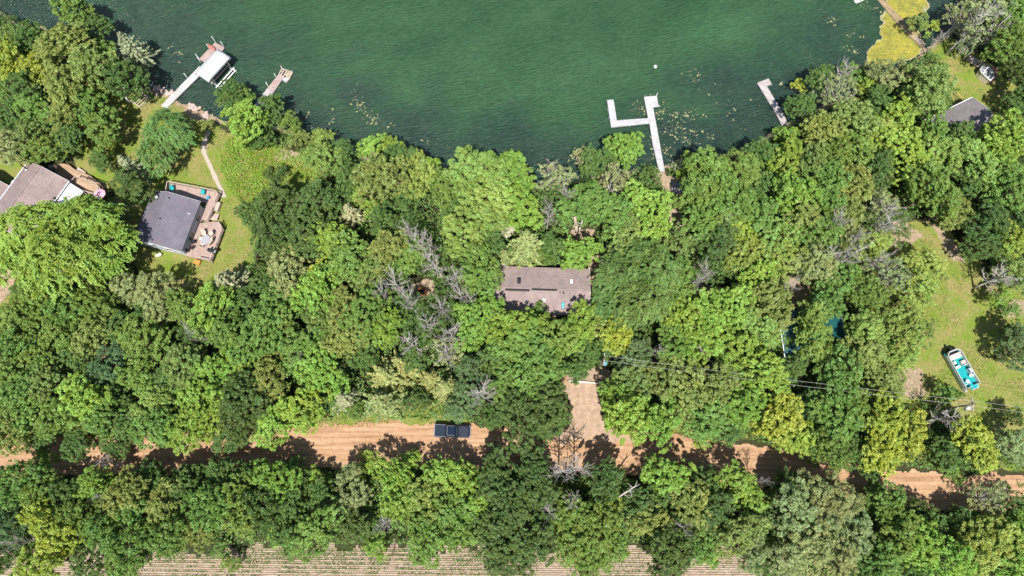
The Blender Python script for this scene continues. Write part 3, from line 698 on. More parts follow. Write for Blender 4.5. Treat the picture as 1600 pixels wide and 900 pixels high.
chair(317.7, 301.5, DZ, R(170), M['teal'], 'deck_chair', 'teal deck chair near the right corner of the cottage porch', 'teal deck chairs', 1.15)
q = P(326.2, 310.6, DZ); o = empty('side_table', (q.x, q.y, DZ), 0, 'little blue side table below the right teal deck chair', 'table')
M['blue'] = varied('blue_plastic', (0.06, 0.30, 0.50, 1), 0.5, 0.4); MB().tube((0, 0, .42), (0, 0, .48), .3, .3, 14).build('table_top', M['blue'], o)
for k in range(3): MB().tube((.2 * math.cos(k * 2.09), .2 * math.sin(k * 2.09), 0), (.1 * math.cos(k * 2.09), .1 * math.sin(k * 2.09), .43), .02).build('leg', M['blue'], o)
q = P(321, 375, DZ + .7); tb = empty('patio_table', (q.x, q.y, DZ), R(-17), 'oval grey patio table ringed by beige chairs on the cottage deck', 'table')
M['tabletop'] = varied('grey_table', (0.34, 0.34, 0.38, 1), 0.3, 0.5)
mb = MB(); pl = [(0.72 * math.cos(k * .524), 0.95 * math.sin(k * .524)) for k in range(12)]; mb.prism(pl, .7, .74); mb.build('table_top', M['tabletop'], tb)
for sx, sy in ((-1, -1), (1, -1), (-1, 1), (1, 1)): MB().tube((sx * .45, sy * .6, 0), (sx * .4, sy * .5, .7), .03).build('leg', M['grey_metal'], tb)
for px, py, w_ in ((319.3, 365, 'upper left'), (330.3, 366, 'upper right'), (314.0, 373.8, 'left'), (330.5, 374.5, 'right'), (316.2, 383, 'lower left'), (328, 380, 'lower right')):
    d_ = P(321, 375, DZ) - P(px, py, DZ); chair(px, py, DZ, math.atan2(d_.y, d_.x) - math.pi / 2, M['cushion'], 'patio_chair', 'beige patio chair at the %s of the grey oval deck table' % w_, 'beige chairs round the deck table', 1.25)
for px, py, w_ in ((302, 378.5, 'upper'), (300.3, 387, 'lower')):
    chair(px, py, DZ, R(120 if w_ == 'upper' else 60), M['dark_metal'], 'bistro_chair', '%s dark metal chair beside the cottage wall' % w_, 'dark metal chairs', 1.1)
q = P(330, 391.5, DZ + .8); g_ = empty('grill', (q.x, q.y, DZ), R(-17), 'black covered grill in the lower right corner of the deck', 'grill')
MB().box((0, 0, 0.45), (1.0, .6, .9)).build('cabinet', M['dark_metal'], g_, bevel=.04)
MB().ext([(-.3, .9), (-.28, 1.12), (-.12, 1.24), (.12, 1.24), (.28, 1.12), (.3, .9)], -.5, .5, 'x').build('lid', M['dark_metal'], g_)
MB().tube((-.35, -.33, 1.0), (.35, -.33, 1.0), .025).build('handle', M['grey_metal'], g_)
MB().box((.68, 0, .85), (.34, .5, .04)).build('shelf', M['grey_metal'], g_)
q = P(291.3, 392, DZ + .5); g_ = empty('kettle_grill', (q.x, q.y, DZ), 0, 'round black kettle grill against the cottage wall at deck corner', 'grill')
MB().dome((0, 0, .7), .38, .38, .28, 16, 5, True).build('bowl', M['black'], g_); MB().tube((0, 0, .98), (0, 0, 1.05), .06, .05, 8).build('handle', M['grey_metal'], g_)
for k in range(3): MB().tube((.35 * math.cos(k * 2.09), .35 * math.sin(k * 2.09), 0), (.12 * math.cos(k * 2.09), .12 * math.sin(k * 2.09), .5), .025).build('leg', M['dark_metal'], g_)
q = P(308, 409.5, .35); g_ = empty('planter_box', (q.x, q.y, 0), R(-17), 'orange wooden box standing off the bottom edge of the deck', 'planter')
mb = MB(); mb.box((0, 0, .2), (1.0, .7, .4)); mb.box((0, 0, .42), (.9, .6, .03)); mb.build('box', M['orange'], g_, bevel=.02)
mb = MB(); 
for sx in (-.5, .5): mb.box((sx, 0, .42), (.06, .74, .08))
for sy in (-.34, .34): mb.box((0, sy, .42), (.94, .06, .08))
mb.build('rim', M['orange'], g_)
q = P(247.5, 398, .5); g_ = empty('propane_tank', (q.x, q.y, 0), R(20), 'small white propane tank on the grass below the cottage', 'tank')
MB().dome((0, 0, .42), .55, .3, .3, 14, 5, True).build('tank', M['white'], g_); MB().tube((0, 0, .7), (0, 0, .84), .1, .08, 10).build('valve_cap', M['grey_metal'], g_)
for sx in (-.3, .3): MB().box((sx, 0, .08), (.1, .4, .16)).build('foot', M['dark_metal'], g_)

# --- left house with pinkish brown roof
e = 3.0
tl, trr = P(42.5, 254.5, e), P(108.5, 281, e); rot = math.atan2((trr - tl).y, (trr - tl).x) - R(3)
ux = Vector((math.cos(rot), math.sin(rot), 0)); uy = Vector((-ux.y, ux.x, 0)); wtot = (trr - tl).length
LN = 12.0; cc = (tl + trr) / 2 - uy * (LN / 2)
lh = empty('bungalow', (cc.x, cc.y, 0), rot, 'bungalow with a pinkish brown roof half hidden by the big feathery trees', 'house')
wall, roof, sl = gable_house(lh, wtot - .8, LN - .7, e, 1.7, -0.15, .4, roof_pink, wall_tan, (('N', 1.5, 2.0, .4, 2.3), ('N', -1.8, 1.4, 1, 2.2), ('E', 2, 1.5, 1, 2.2), ('W', 2, 1.4, 1, 2.2)))
f = frame(lh)
q = on_roof(lh, sl, 42.5, 264, 4); MB().tube(q + Vector((0, 0, -.2)), q + Vector((0, 0, 1.5)), .1, .1, 8).tube(q + Vector((0, 0, 1.5)), q + Vector((0, 0, 1.62)), .16, .12, 8).build('flue', M['dark_metal'], roof)
MB().box(q + Vector((.0, -.2, -.06)), (.4, .4, .06)).build('flashing', M['white'], roof)
q = f(20, 284.5, 3); MB().box((q.x, q.y, 2.85), (.3, .5, .5)).build('downpipe', M['white'], roof)
WA = [(97, 291), (105.5, 284.5), (130, 298), (122, 312), (96, 306)]
mb = MB(); mb.prism([tuple(f(a_, b_, 2.5))[:2] for a_, b_ in ((106.5, 284), (130.5, 299), (108, 330), (82, 316))], 2.42, 2.52); mb.build('porch_roof', M['white'], lh)
for a_, b_ in ((106.5, 286), (129.5, 299.5), (108, 329), (84, 316)): q = f(a_, b_, 2.4); MB().box((q.x, q.y, 1.2), (.12, .12, 2.44)).build('porch_post', M['white'], lh)
D1 = [(74, 258), (98, 255.5), (107, 257), (116, 264), (142, 275), (160, 290), (163, 297), (150, 309), (126, 303), (109, 287)]
dk = MB(); dk.prism([tuple(f(a_, b_, .7))[:2] for a_, b_ in D1], .5, .7); d1 = dk.build('deck', deck_tan, lh)
up_ = [(113, 289), (122.5, 278.5), (155.5, 290.5), (158, 299), (150, 306), (130, 299)]
dk = MB(); dk.prism([tuple(f(a_, b_, 1.2))[:2] for a_, b_ in up_], .7, 1.2); d2 = dk.build('raised_deck', deck_tan, lh)
mb = MB(); railing(mb, [tuple(f(a_, b_, 1.2))[:2] for a_, b_ in up_] + [tuple(f(113, 289, 1.2))[:2]], 1.2, .9); mb.build('railing', rail_wood, d2)
mb = MB(); railing(mb, [tuple(f(a_, b_, .7))[:2] for a_, b_ in ((137, 279), (165, 289), (168, 297))], .5, .9); mb.build('railing', M['dark_metal'], d1)
mb = MB(); q = f(131, 269, .3); mb.prism([tuple(f(a_, b_, .4))[:2] for a_, b_ in ((122, 261), (134, 269), (131, 275), (119, 267))], .2, .45); mb.build('step', rail_wood, d1)
q = P(155.5, 303, 2.6); um = empty('parasol', (q.x, q.y, 1.2), 0, 'small pink parasol at the right corner of the bungalow deck', 'parasol')
M['pink'] = varied('pink_canvas', (0.70, 0.40, 0.50, 1), 0.8, 0.2, amt=.1)
mb = MB(); n = 8; vs = [(0, 0, 1.75)] + [(1.0 * math.cos(k * .785), 1.0 * math.sin(k * .785), 1.35) for k in range(n)]; mb.add(vs, [(0, 1 + k, 1 + (k + 1) % n) for k in range(n)]); mb.build('canopy', M['pink'], um)
MB().tube((0, 0, 0), (0, 0, 1.8), .03).build('pole', M['grey_metal'], um)
q = P(84, 262, 1.2); g_ = empty('grill', (q.x, q.y, .7), R(10), 'grey grill in the roof shade on the bungalow deck', 'grill')
MB().box((0, 0, .45), (1.0, .6, .8)).build('cabinet', M['grey_metal'], g_, bevel=.03); MB().ext([(-.3, .85), (-.2, 1.15), (.2, 1.15), (.3, .85)], -.5, .5, 'x').build('lid', M['grey_metal'], g_)
MB().tube((-.3, -.33, 1), (.3, -.33, 1), .02).build('handle', M['dark_metal'], g_)

gtr = P(14.5, 290, 3.0); cg = gtr - ux * 4.5 - uy * 3.6
ga = empty('garage', (cg.x, cg.y, 0), rot, 'pinkish brown roofed garage cut by the left edge of the photo', 'garage')
wall, roof, sl = gable_house(ga, 8.2, 6.4, 2.8, 1.5, 0, .4, roof_pink, wall_tan, (('N', 1, 1.0, 1, 2.1), ('E', 0, 1.0, 1, 2.1)))
mb = MB(); mb.box((-1.5, -3.26, 1.15), (4.6, .1, 2.3)); mb.build('garage_door', M['white'], ga)

# --- main house in the wood
e = 3.0; A_, B_ = P(921, 421, e), P(921, 493, e)
LW = (P(921, 430, e) - P(772, 422, e)).length; cN = P(921, 420.5, e); cS = P(921, 494, e); rot = R(-2.0)
ux = Vector((math.cos(rot), math.sin(rot), 0)); midE = (cN + cS) / 2; SPAN = (cN - cS).length; LL = 15.6
cc = midE - ux * LL / 2
mh = empty('lake_house', (cc.x, cc.y, 0), rot + R(90), 'long house with a brown-pink shingle roof in the middle of the wood', 'house')
# local x runs north-south (negative x = ... north is -x after the quarter turn), local y runs to the west
wall, roof, sl = gable_house(mh, SPAN - .8, LL - .7, e, .85, -0.0, .4, roof_pink, wall_brown, (('E', 3, 1.6, .9, 2.2), ('E', -3, 1.6, .9, 2.2), ('W', 3, 1.6, .9, 2.2), ('W', -3, 1.6, .9, 2.2), ('S', 0, 1.2, .9, 2.2), ('N', 0, 1.2, .9, 2.2)), gutter=False)
f = frame(mh)
q = on_roof(mh, sl, 813, 451, 4)
xl0 = f(828, 449, 4.3)
# raised section of the roof at its left half: a second skin 0.16 m higher on the south slope
sg = 1 if f(850, 490, 3).x > 0 else -1
hw_ = (SPAN - .8) / 2
def slab(name, ya, yb, xa, xb, lift, mat):
    mb = MB(); p = [(xa, sl(xa) + lift), (xb, sl(xb) + lift), (xb, sl(xb) + lift + .12), (xa, sl(xa) + lift + .12)]
    mb.ext(p if xb < xa else p[::-1], min(ya, yb), max(ya, yb)); return mb.build(name, mat, roof)
slab('raised_roof', xl0.y, LL / 2 + .3, sg * 0.55, sg * (hw_ + .3), .22, roof_pink)
for (xa, xb, off) in ((790, 828, .28), (831, 871, .12)):
    a_, b_ = f(xa, 443 if xa < 800 else 448, 4.4), f(xb, 445 if xa < 800 else 450, 4.4)
    MB().box((sg * off, (a_.y + b_.y) / 2, sl(sg * off) + .30), (.26, abs(a_.y - b_.y), .16)).build('ridge_strip', M['dark_metal'], roof)  # thin dark boxes laid along the ridge
for nm, px, py, sx, sy, mt in (('skylight', 893, 440.5, .95, .55, 'white'), ('skylight', 879.5, 477, 1.05, .5, 'teal')):
    q = on_roof(mh, sl, px, py, 3.8); a_ = math.atan(.85 / (hw_)); sgn = 1 if q.x > 0 else -1
    Mx = Matrix.Translation(q) @ Matrix.Rotation(sgn * a_, 4, 'Y')
    fr = MB().box((0, 0, -.02), (sx, sy, .22), M=Mx).build(nm, M['dark_metal'], roof)
    MB().box((0, 0, .1), (sx - .12, sy - .12, .04), M=Mx).build('pane', varied('skylight_' + mt, (0.8, 0.82, 0.8, 1) if mt == 'white' else (0.06, 0.40, 0.55, 1), .55, .25, amt=.05), fr)
for px, py, r_, h_ in ((875, 457, .08, .3), (880.5, 457, .11, .2), (904, 472, .08, .3), (909.5, 472, .09, .3), (842.5, 433, .05, .3)): vent_pipe(roof, on_roof(mh, sl, px, py, 4), r_, h_, M['dark_metal'])
q = on_roof(mh, sl, 850, 468.5, 3.8); MB().dome((q.x, q.y, q.z - .05), .3, .3, .25, 12, 4).build('roof_vent', M['white'], roof)
q = on_roof(mh, sl, 811, 441, 4.2); mb = MB(); mb.box((q.x, q.y, q.z + .25), (.55, .5, 1.1)); mb.box((q.x, q.y, q.z + .83), (.65, .6, .08)); mb.build('chimney', M['dark_metal'], roof)
mb = MB(); q0 = f(921.5, 478, 2.8); mb.box((q0.x + sg * .5, -LL / 2 - .1, 2.6), (2.4, .14, .5)); mb.build('downpipe', M['white'], roof)
# low porch roof off the upper left corner
mb = MB(); a_ = [tuple(f(p_, q_, 2.5))[:2] for p_, q_ in ((763, 411), (792, 414), (790, 421), (763, 418))]; mb.prism(a_, 2.4, 2.5); mb.build('porch_roof', M['white'], mh)
for p_ in a_: MB().box((p_[0], p_[1], 1.2), (.1, .1, 2.4)).build('porch_post', M['white'], mh)

# --- house at upper right, garage with green metal roof
e = 3.0; rt = P(1519, 152, e + 1.6); rot = R(28)
ux = Vector((math.cos(rot), math.sin(rot), 0)); uy = Vector((-ux.y, ux.x, 0))
a_, b_ = P(1445, 188, e), P(1519.5, 152.5, e); rot = math.atan2((b_ - a_).y, (b_ - a_).x); ux = Vector((math.cos(rot), math.sin(rot), 0)); uy = Vector((-ux.y, ux.x, 0))
L_ = (b_ - a_).length; Wd = 7.6; cc = (a_ + b_) / 2 - uy * Wd / 2
rh = empty('farmhouse', (cc.x, cc.y, 0), rot + R(90), 'taupe roofed house between trees below the bright lawn at upper right', 'house')
wall, roof, sl = gable_house(rh, Wd - .8, L_ - .7, e, 1.2, 0, .4, roof_taupe, wall_tan, (('W', 2, 1.5, .9, 2.2), ('E', 2, 1.5, .9, 2.2), ('S', 0, 1.5, .9, 2.2), ('N', 0, 1.5, .9, 2.2)), gutter=True)
f = frame(rh)
mb = MB(); q1, q2 = P(1491, 146, .5), P(1504, 158, .5)
fr_ = frame(rh); a_, b_ = fr_(1493, 147, .5), fr_(1503, 158, .5); railing(mb, [(a_.x, a_.y), (b_.x, b_.y)], 0.0, 1.0); mb.build('fence_panel', varied('yellow_wood', (0.50, 0.38, 0.12, 1), .8), rh)

M['green_roof'] = NT('green_metal_roof'); t = M['green_roof']
v = t.coord('Object'); wv_ = t.n('TexWave', wave_type='BANDS', bands_direction='Y', i={'Vector': v, 'Scale': 1.2}); t.bump(wv_.outputs[1], .4, .04)
M['green_roof'] = t.fin(t.ramp(t.noise(v, 2, 4), [(.3, (0.007, 0.06, 0.07)), (.7, (0.012, 0.10, 0.105))]), .4, .5)
c0 = sum((P(a_, b_, 3.4) for a_, b_ in ((1236, 489), (1308, 489), (1322, 560), (1222, 560))), Vector()) / 4
gg = empty('pole_barn', (c0.x, c0.y, 0), R(2), 'barn with a teal green metal roof showing through the tree crowns', 'barn')
gable_house(gg, 9.4, 7.4, 3.0, .9, 0, .3, M['green_roof'], wall_tan, (('S', 2, 1.2, 1, 2.1), ('N', 2, 1.2, 1, 2.1), ('E', 0, 1.2, 1, 2.1)))

# --- pavilion at the upper right with decking
GH = 1.5; c0 = P(1543, 113, GH); gz = empty('garden_pavilion', (c0.x, c0.y, 0), R(50), 'low grey pavilion with white roof ribs beside the bright upper right lawn', 'pavilion')
f = frame(gz)
oc = [(1531.2, 109), (1535.5, 103.2), (1543, 101.8), (1552, 110.5), (1553, 120), (1547.5, 126.2), (1535.2, 115.5)]
ol = [f(a_, b_, GH) for a_, b_ in oc]
M['louvre'] = varied('grey_green_roof_panel', (0.17, 0.20, 0.205, 1), .45, .4, amt=.2)
mb = MB(); cz_ = sum(ol, Vector()) / len(ol)
mb.add([tuple(p_) for p_ in ol] + [(cz_.x, cz_.y, GH + .55)], [(i, (i + 1) % len(ol), len(ol)) for i in range(len(ol))]); mb.build('roof', M['louvre'], gz)
MB().prism([(cz_.x + (p_.x - cz_.x) * .93, cz_.y + (p_.y - cz_.y) * .93) for p_ in ol], 0, GH - .02).build('wall', varied('cream_base', (.5, .44, .32, 1), .8), gz)
mb = MB(); top_ = Vector((cz_.x, cz_.y, GH + .6))
for i, p_ in enumerate(ol): mb.tube(p_, ol[(i + 1) % len(ol)], .09, .09, 4); mb.tube(p_ + Vector((0, 0, .05)), top_, .07, .07, 4)
for a_, b_ in (((1544, 103), (1535.5, 114.5)), ((1551, 111), (1543, 121.5))):
    p_, q_ = f(*a_, GH + .1), f(*b_, GH + .1); mb.path([p_, (p_ + q_) / 2 + Vector((0, 0, .42)), q_], .1, .1, 4)
mb.build('rib', M['white'], gz)
brick = planks('red_brick_paving', (0.42, 0.20, 0.16), .2, R(20), .15)
tag(MB().prism(WP([(1538, 100), (1556, 104), (1563, 113), (1557, 122), (1549, 130), (1534, 118)], .12), -.1, .12).build('terrace', brick), 'red brick terrace under and right of the pavilion', 'terrace')
fd = empty('landing_deck', P(1522, 98.5, 0), R(-38), 'weathered wooden landing by the upper left of the pavilion', 'deck')
MB().box((0, 0, .42), (3.0, 1.5, .1)).build('boards', rail_wood, fd); 
for sx in (-1.3, 1.3):
    for sy in (-.6, .6): MB().box((sx, sy, .18), (.12, .12, .4)).build('post', rail_wood, fd)
sw = MB(); 

# ------------------------------------------------------------------ docks
WZ = -0.5
def dock(name, label, polys, z, mats, posts, cat='dock', extra=None, post_r=.05):
    cx = P(*polys[0][0], z); o = empty(name, (cx.x, cx.y, WZ), 0, label, cat, 'docks along the shore')
    f = frame(o); zz = z - WZ
    for i, (pl, mt) in enumerate(zip(polys, mats)):
        pts = [tuple(f(a_, b_, z))[:2] for a_, b_ in pl]
        MB().prism(pts, zz - .1 - .004 * i, zz - .004 * i).build('walkway', mt, o)
        mb = MB()
        for a_, b_ in zip(pts, pts[1:] + pts[:1]):
            c_ = ((a_[0] + b_[0]) / 2, (a_[1] + b_[1]) / 2); L = math.hypot(b_[0] - a_[0], b_[1] - a_[1]); mb.box((c_[0], c_[1], zz - .17), (L, .06, .13), math.atan2(b_[1] - a_[1], b_[0] - a_[0]))
        mb.build('frame', M['grey_metal'], o)
    for (a_, b_, h_) in posts:
        q = f(a_, b_, z); MB().tube((q.x, q.y, -1.2), (q.x, q.y, zz + h_), post_r, post_r, 8).build('post', M['white'] if h_ > .6 else M['grey_metal'], o)
    return o, f, zz
dwhite = planks('pale_composite_decking', (0.54, 0.52, 0.53), .3, R(-35), .12)
dwhite2 = planks('white_dock_panels', (0.50, 0.50, 0.53), .3, R(8), .1)
dgrey = planks('grey_weathered_planks', (0.48, 0.45, 0.45), .15, R(-35), .22)
dpink = planks('pinkish_dock_planks', (0.46, 0.35, 0.32), .15, R(-35), .14)
dbrown = planks('brown_planks_with_moss', (0.35, 0.26, 0.15), .2, R(40), .25)
dock('dock', 'white F-shaped dock reaching into the lake in the right half', [[(948.7, 156), (958.7, 155.5), (963.7, 188), (1012.8, 184.5), (1006.3, 151.3), (1026.3, 149.3), (1028.5, 163.5), (1031.5, 166), (1020.5, 167), (1031, 225), (1038.7, 267.5), (1030, 268), (1020, 225), (1015, 192.5), (955, 198.7)]], .1, [dwhite2],
     [(1007, 151.5, .6), (1016, 150, .6), (1026, 149.5, .8), (949, 157, .05), (949.5, 170, .05), (951, 183, .05), (955, 197, .05), (985, 196, .05), (1021, 230, .1), (1032, 230, .1), (1014, 190, .1), (1022, 190, .1), (958, 156, .05)])
dock('dock', 'long weathered L-ended dock just left of the right bank', [[(1183.3, 129.1), (1201.1, 122.4), (1206, 131.3), (1198, 134), (1224.2, 178.4), (1232, 194), (1222, 196), (1216.2, 183.7), (1187.8, 136.6)]], .0, [planks('pale_weathered_planks', (0.46, 0.42, 0.42), .2, R(25), .16)],
     [(1184, 130, .1), (1200, 123, .1), (1206, 132, .1), (1191, 142, .1), (1200, 157, .1), (1209, 172, .1), (1214, 161, .1), (1222, 175, .1)])
o, f, zz = dock('dock', 'narrow dock with pinkish boards and an open frame at its end', [[(382, 186), (416.9, 138.6), (427.1, 144.2), (396, 190)], [(416.9, 138.6), (436.5, 114.5), (444.5, 121), (439.6, 125.5), (427.1, 144)], [(439, 122.5), (449.5, 120), (453.5, 121.5), (446.7, 128.5)]], .0, [dgrey, dpink, dwhite],
     [(418, 132.8, .9), (440.4, 106.6, .7), (457.3, 112.5, .6), (430, 118, .7), (427, 138, .6), (446.7, 128, .2), (420, 152, .5)])
mb = MB()
for a_, b_ in (((436.5, 114.5), (440.4, 107)), ((440.4, 107), (457, 113)), ((457, 113), (447, 128)), ((444.5, 108.5), (438, 119)), ((448.5, 110), (441, 122)), ((453, 111.5), (446.5, 122)), ((438.5, 110.5), (442, 112.5))):
    p_, q_ = f(*a_, 0), f(*b_, 0); c_ = (p_ + q_) / 2; mb.box((c_.x, c_.y, zz - .06), ((p_ - q_).length, .22, .12), math.atan2(q_.y - p_.y, q_.x - p_.x))
mb.build('open_frame', rail_wood, o)
mb = MB(); q_ = f(450, 115, 0); mb.dome((q_.x, q_.y, zz - .16), .75, .5, .1, 9, 3); mb.build('weed_clump', M['scum'], o)
o, f, zz = dock('dock', 'pale dock running from the lawn to the white boat canopy', [[(250.8, 165.4), (304, 111), (311.5, 103), (321, 108), (309.5, 120), (260.5, 168.5)], [(311, 92), (336, 66), (350.5, 74), (331, 103), (320, 97)]], .12, [dwhite, dpink],
     [(291, 119.5, 1.0), (309.5, 90, 1.1), (311, 93.5, .9), (326, 74, 1.0), (334.5, 62.8, 1.1), (348, 70.5, 1.1), (263, 154, .1), (275, 142, .1), (272, 157, .1), (300, 129, .1)])
mb = MB(); q1, q2 = f(327, 73.5, .3), f(336, 78, .3); mb.box(((q1.x + q2.x) / 2, (q1.y + q2.y) / 2, zz + .42), ((q2 - q1).length, .5, .07), math.atan2(q2.y - q1.y, q2.x - q1.x)); mb.box(((q1.x + q2.x) / 2 - .1, (q1.y + q2.y) / 2 + .25, zz + .7), ((q2 - q1).length, .06, .4), math.atan2(q2.y - q1.y, q2.x - q1.x))
for p_ in (q1, q2): mb.box((p_.x, p_.y, zz + .2), (.1, .4, .4))
mb.build('bench', varied('faded_red_wood', (0.45, 0.16, 0.13, 1), .8), o)
o, f, zz = dock('dock', 'old brown dock running through the yellow algae mat', [[(1366, -8), (1376, -8), (1393, 12), (1416, 34), (1436, 57), (1447, 69), (1440, 74), (1426, 60), (1403, 36), (1388, 19)]], -.15, [dbrown], [(1385, 17, .2), (1393, 12, .2), (1403, 37, .2), (1414, 33, .2), (1424, 57, .2), (1434, 54, .2)])
mb = MB(); pts = [f(a_, b_, -.15) for a_, b_ in ((1430, 55), (1436, 60), (1445, 70), (1438, 69), (1431, 62))]
mb.prism([(p_.x, p_.y) for p_ in pts], zz, zz + .03); mb.build('landing_board', planks('grey_purple_boards', (0.36, 0.31, 0.34), .15, R(40), .2), o)

# boat lift with vinyl canopy
LZ = 2.7
cs = [P(a_, b_, LZ) for a_, b_ in ((304.5, 112.5), (323.5, 128.5), (360, 87), (339.5, 76))]
cc = sum(cs, Vector()) / 4; lx = ((cs[3] - cs[0]) + (cs[2] - cs[1])) / 2; wy_ = ((cs[0] - cs[1]) + (cs[3] - cs[2])) / 2
rot = math.atan2(lx.y, lx.x); Lc, Wc = lx.length, abs(wy_.dot(Vector((-math.sin(rot), math.cos(rot), 0))))
bl_ = empty('boat_lift', (cc.x, cc.y, WZ), rot, 'boat lift under a long white vinyl canopy beside the pale dock', 'boat lift')
lz = LZ - WZ; M['vinyl'] = varied('white_vinyl', (0.46, 0.46, 0.49, 1), .45, .4, amt=.05, scale=.7)
prof = [(-Wc / 2, lz - .55)] + [(-Wc / 2 + Wc * k / 10, lz + .28 * math.sin(math.pi * k / 10)) for k in range(11)] + [(Wc / 2, lz - .35)]
mb = MB(); n = 14; vs = []; fs = []
for i in range(n + 1):
    xx = -Lc / 2 + Lc * i / n; endd = min(i, n - i)
    for (yy, z_) in prof: vs.append((xx, yy * (0.97 if endd == 0 else 1), z_ - (.3 if endd == 0 else .05 if endd == 1 else 0)))
k = len(prof)
for i in range(n):
    for j in range(k - 1): fs.append((i * k + j, (i + 1) * k + j, (i + 1) * k + j + 1, i * k + j + 1))
mb.add(vs, fs, True); cv = mb.build('canopy', M['vinyl'], bl_); sm = cv.modifiers.new('th', 'SOLIDIFY'); sm.thickness = .03
mb = MB()
for xx in (-Lc * .33, Lc * .33):
    for yy in (-Wc / 2 + .1, Wc / 2 - .1): mb.tube((xx, yy, -1), (xx, yy, lz - .1), .06, .06, 6)
    mb.tube((xx, -Wc / 2 + .1, .2), (xx, Wc / 2 - .1, .2), .07, .07, 6)
mb.build('frame', M['grey_metal'], bl_)
mb = MB()
for yy, x0_, x1_ in ((-Wc / 2 - .15, -Lc * .42, Lc * .4), (-Wc / 2 - .75, -Lc * .38, Lc * .36)): mb.box(((x0_ + x1_) / 2, yy, .62), (x1_ - x0_, .18, .12))
for xx in (-Lc * .34, Lc * .34): mb.box((xx, -Wc / 2 - .4, .55), (.14, 1.0, .1)); mb.tube((xx, -Wc / 2 - .75, -.8), (xx, -Wc / 2 - .75, .9), .05)
mb.build('side_rail', M['white'], bl_)
[MB().box((0, yy, .8), (Lc * .8, .25, .12)).build('bunk', rail_wood, bl_) for yy in (-.6, .6)]

# frame section lying on the lawn
fs_ = [P(a_, b_, .5) for a_, b_ in ((203.5, 157.5), (218.5, 166), (234, 151), (220, 146))]; cc = sum(fs_, Vector()) / 4
lf = empty('dock_section', (cc.x, cc.y, 0), 0, 'pale rusty metal dock frame with bars lying on the upper left lawn', 'dock section')
f = lambda a_, b_: P(a_, b_, .5) - Vector((cc.x, cc.y, 0))
M['galv'] = varied('pale_rusty_frame', (0.50, 0.44, 0.36, 1), .7, .3, .2, .3, 5)
A4 = [f(203.5, 157.5), f(218.5, 166), f(234, 151), f(220, 146)]
mb = MB()
for a_, b_ in zip(A4, A4[1:] + A4[:1]): mb.tube(a_, b_, .08, .08, 5)
for a_, b_ in zip(A4, A4[1:] + A4[:1]): mb.tube(a_ - Vector((0, 0, .4)), b_ - Vector((0, 0, .4)), .05, .05, 5)
mb.build('outer_frame', M['galv'], lf)
for k in (.22, .45, .68):
    MB().tube(A4[0].lerp(A4[1], k), A4[3].lerp(A4[2], k + .04), .06, .06, 5).build('crossbar', M['galv'], lf)
for a_ in A4: MB().tube(Vector((a_.x, a_.y, -.05)), Vector((a_.x, a_.y, .75)), .06).build('leg', M['galv'], lf)

# rowing boat fragment at the top edge
q = P(1349, -6, -.1); bt = empty('rowboat', (q.x, q.y, -.55), R(35), 'white rowboat cut off by the top edge near the brown dock', 'boat')
mb = MB(); secs = [(-1.9, .55), (-1.2, .72), (0, .8), (1.1, .62), (1.9, .12)]; vs = []; fs = []
for (xx, ww) in secs: vs += [(xx, -ww, .55), (xx, -ww * .6, .02), (xx, ww * .6, .02), (xx, ww, .55), (xx, ww - .07, .55), (xx, ww * .6 - .05, .12), (xx, -ww * .6 + .05, .12), (xx, -ww + .07, .55)]
for i in range(4):
    for j in range(8): fs.append((i * 8 + j, (i + 1) * 8 + j, (i + 1) * 8 + (j + 1) % 8, i * 8 + (j + 1) % 8))
fs += [tuple(range(8)), tuple(range(32, 40))[::-1]]; mb.add(vs, fs); mb.build('hull', M['white'], bt)
for xx in (-.9, .4): MB().box((xx, 0, .45), (.3, 1.3, .04)).build('seat', rail_wood, bt)
q = P(1024, 104, -.4); b_ = empty('buoy', (q.x, q.y, -.55), 0, 'small white mooring buoy floating above the F-shaped dock', 'buoy')
MB().dome((0, 0, .15), .32, .32, .3, 14, 6, True).build('float', M['white'], b_); MB().tube((0, 0, .42), (0, 0, .6), .05, .04, 8).build('ring', M['grey_metal'], b_)
q = P(438, 201, .4); b_ = empty('bench', (q.x, q.y, 0), R(3), 'small grey bench on the shore below the pink-boarded dock', 'bench')
MB().box((0, 0, .42), (1.3, .4, .06)).build('seat', dgrey, b_); MB().box((0, -.22, .7), (1.3, .05, .35)).build('backrest', dgrey, b_)
for sx in (-.55, .55): MB().box((sx, 0, .2), (.08, .4, .4)).build('leg', rail_wood, b_)
q = P(1058, 294, .35); ld = empty('landing_platform', (q.x, q.y, 0), R(-8), 'grey wooden platform at the foot of the F-shaped dock', 'platform')
MB().box((0, 0, .35), (2.0, 2.2, .1)).build('boards', planks('grey_platform_boards', (0.36, 0.34, 0.35), .15, 0, .2), ld)
for sx in (-.9, .9):
    for sy in (-1, 1): MB().box((sx, sy, .15), (.14, .14, .32)).build('post', rail_wood, ld)
for i in range(4): MB().box((-1.0 + .1 * i, -1.5 - .5 * i, .22 + .0 * i), (1.1, .42, .12)).build('step', rail_wood, ld)
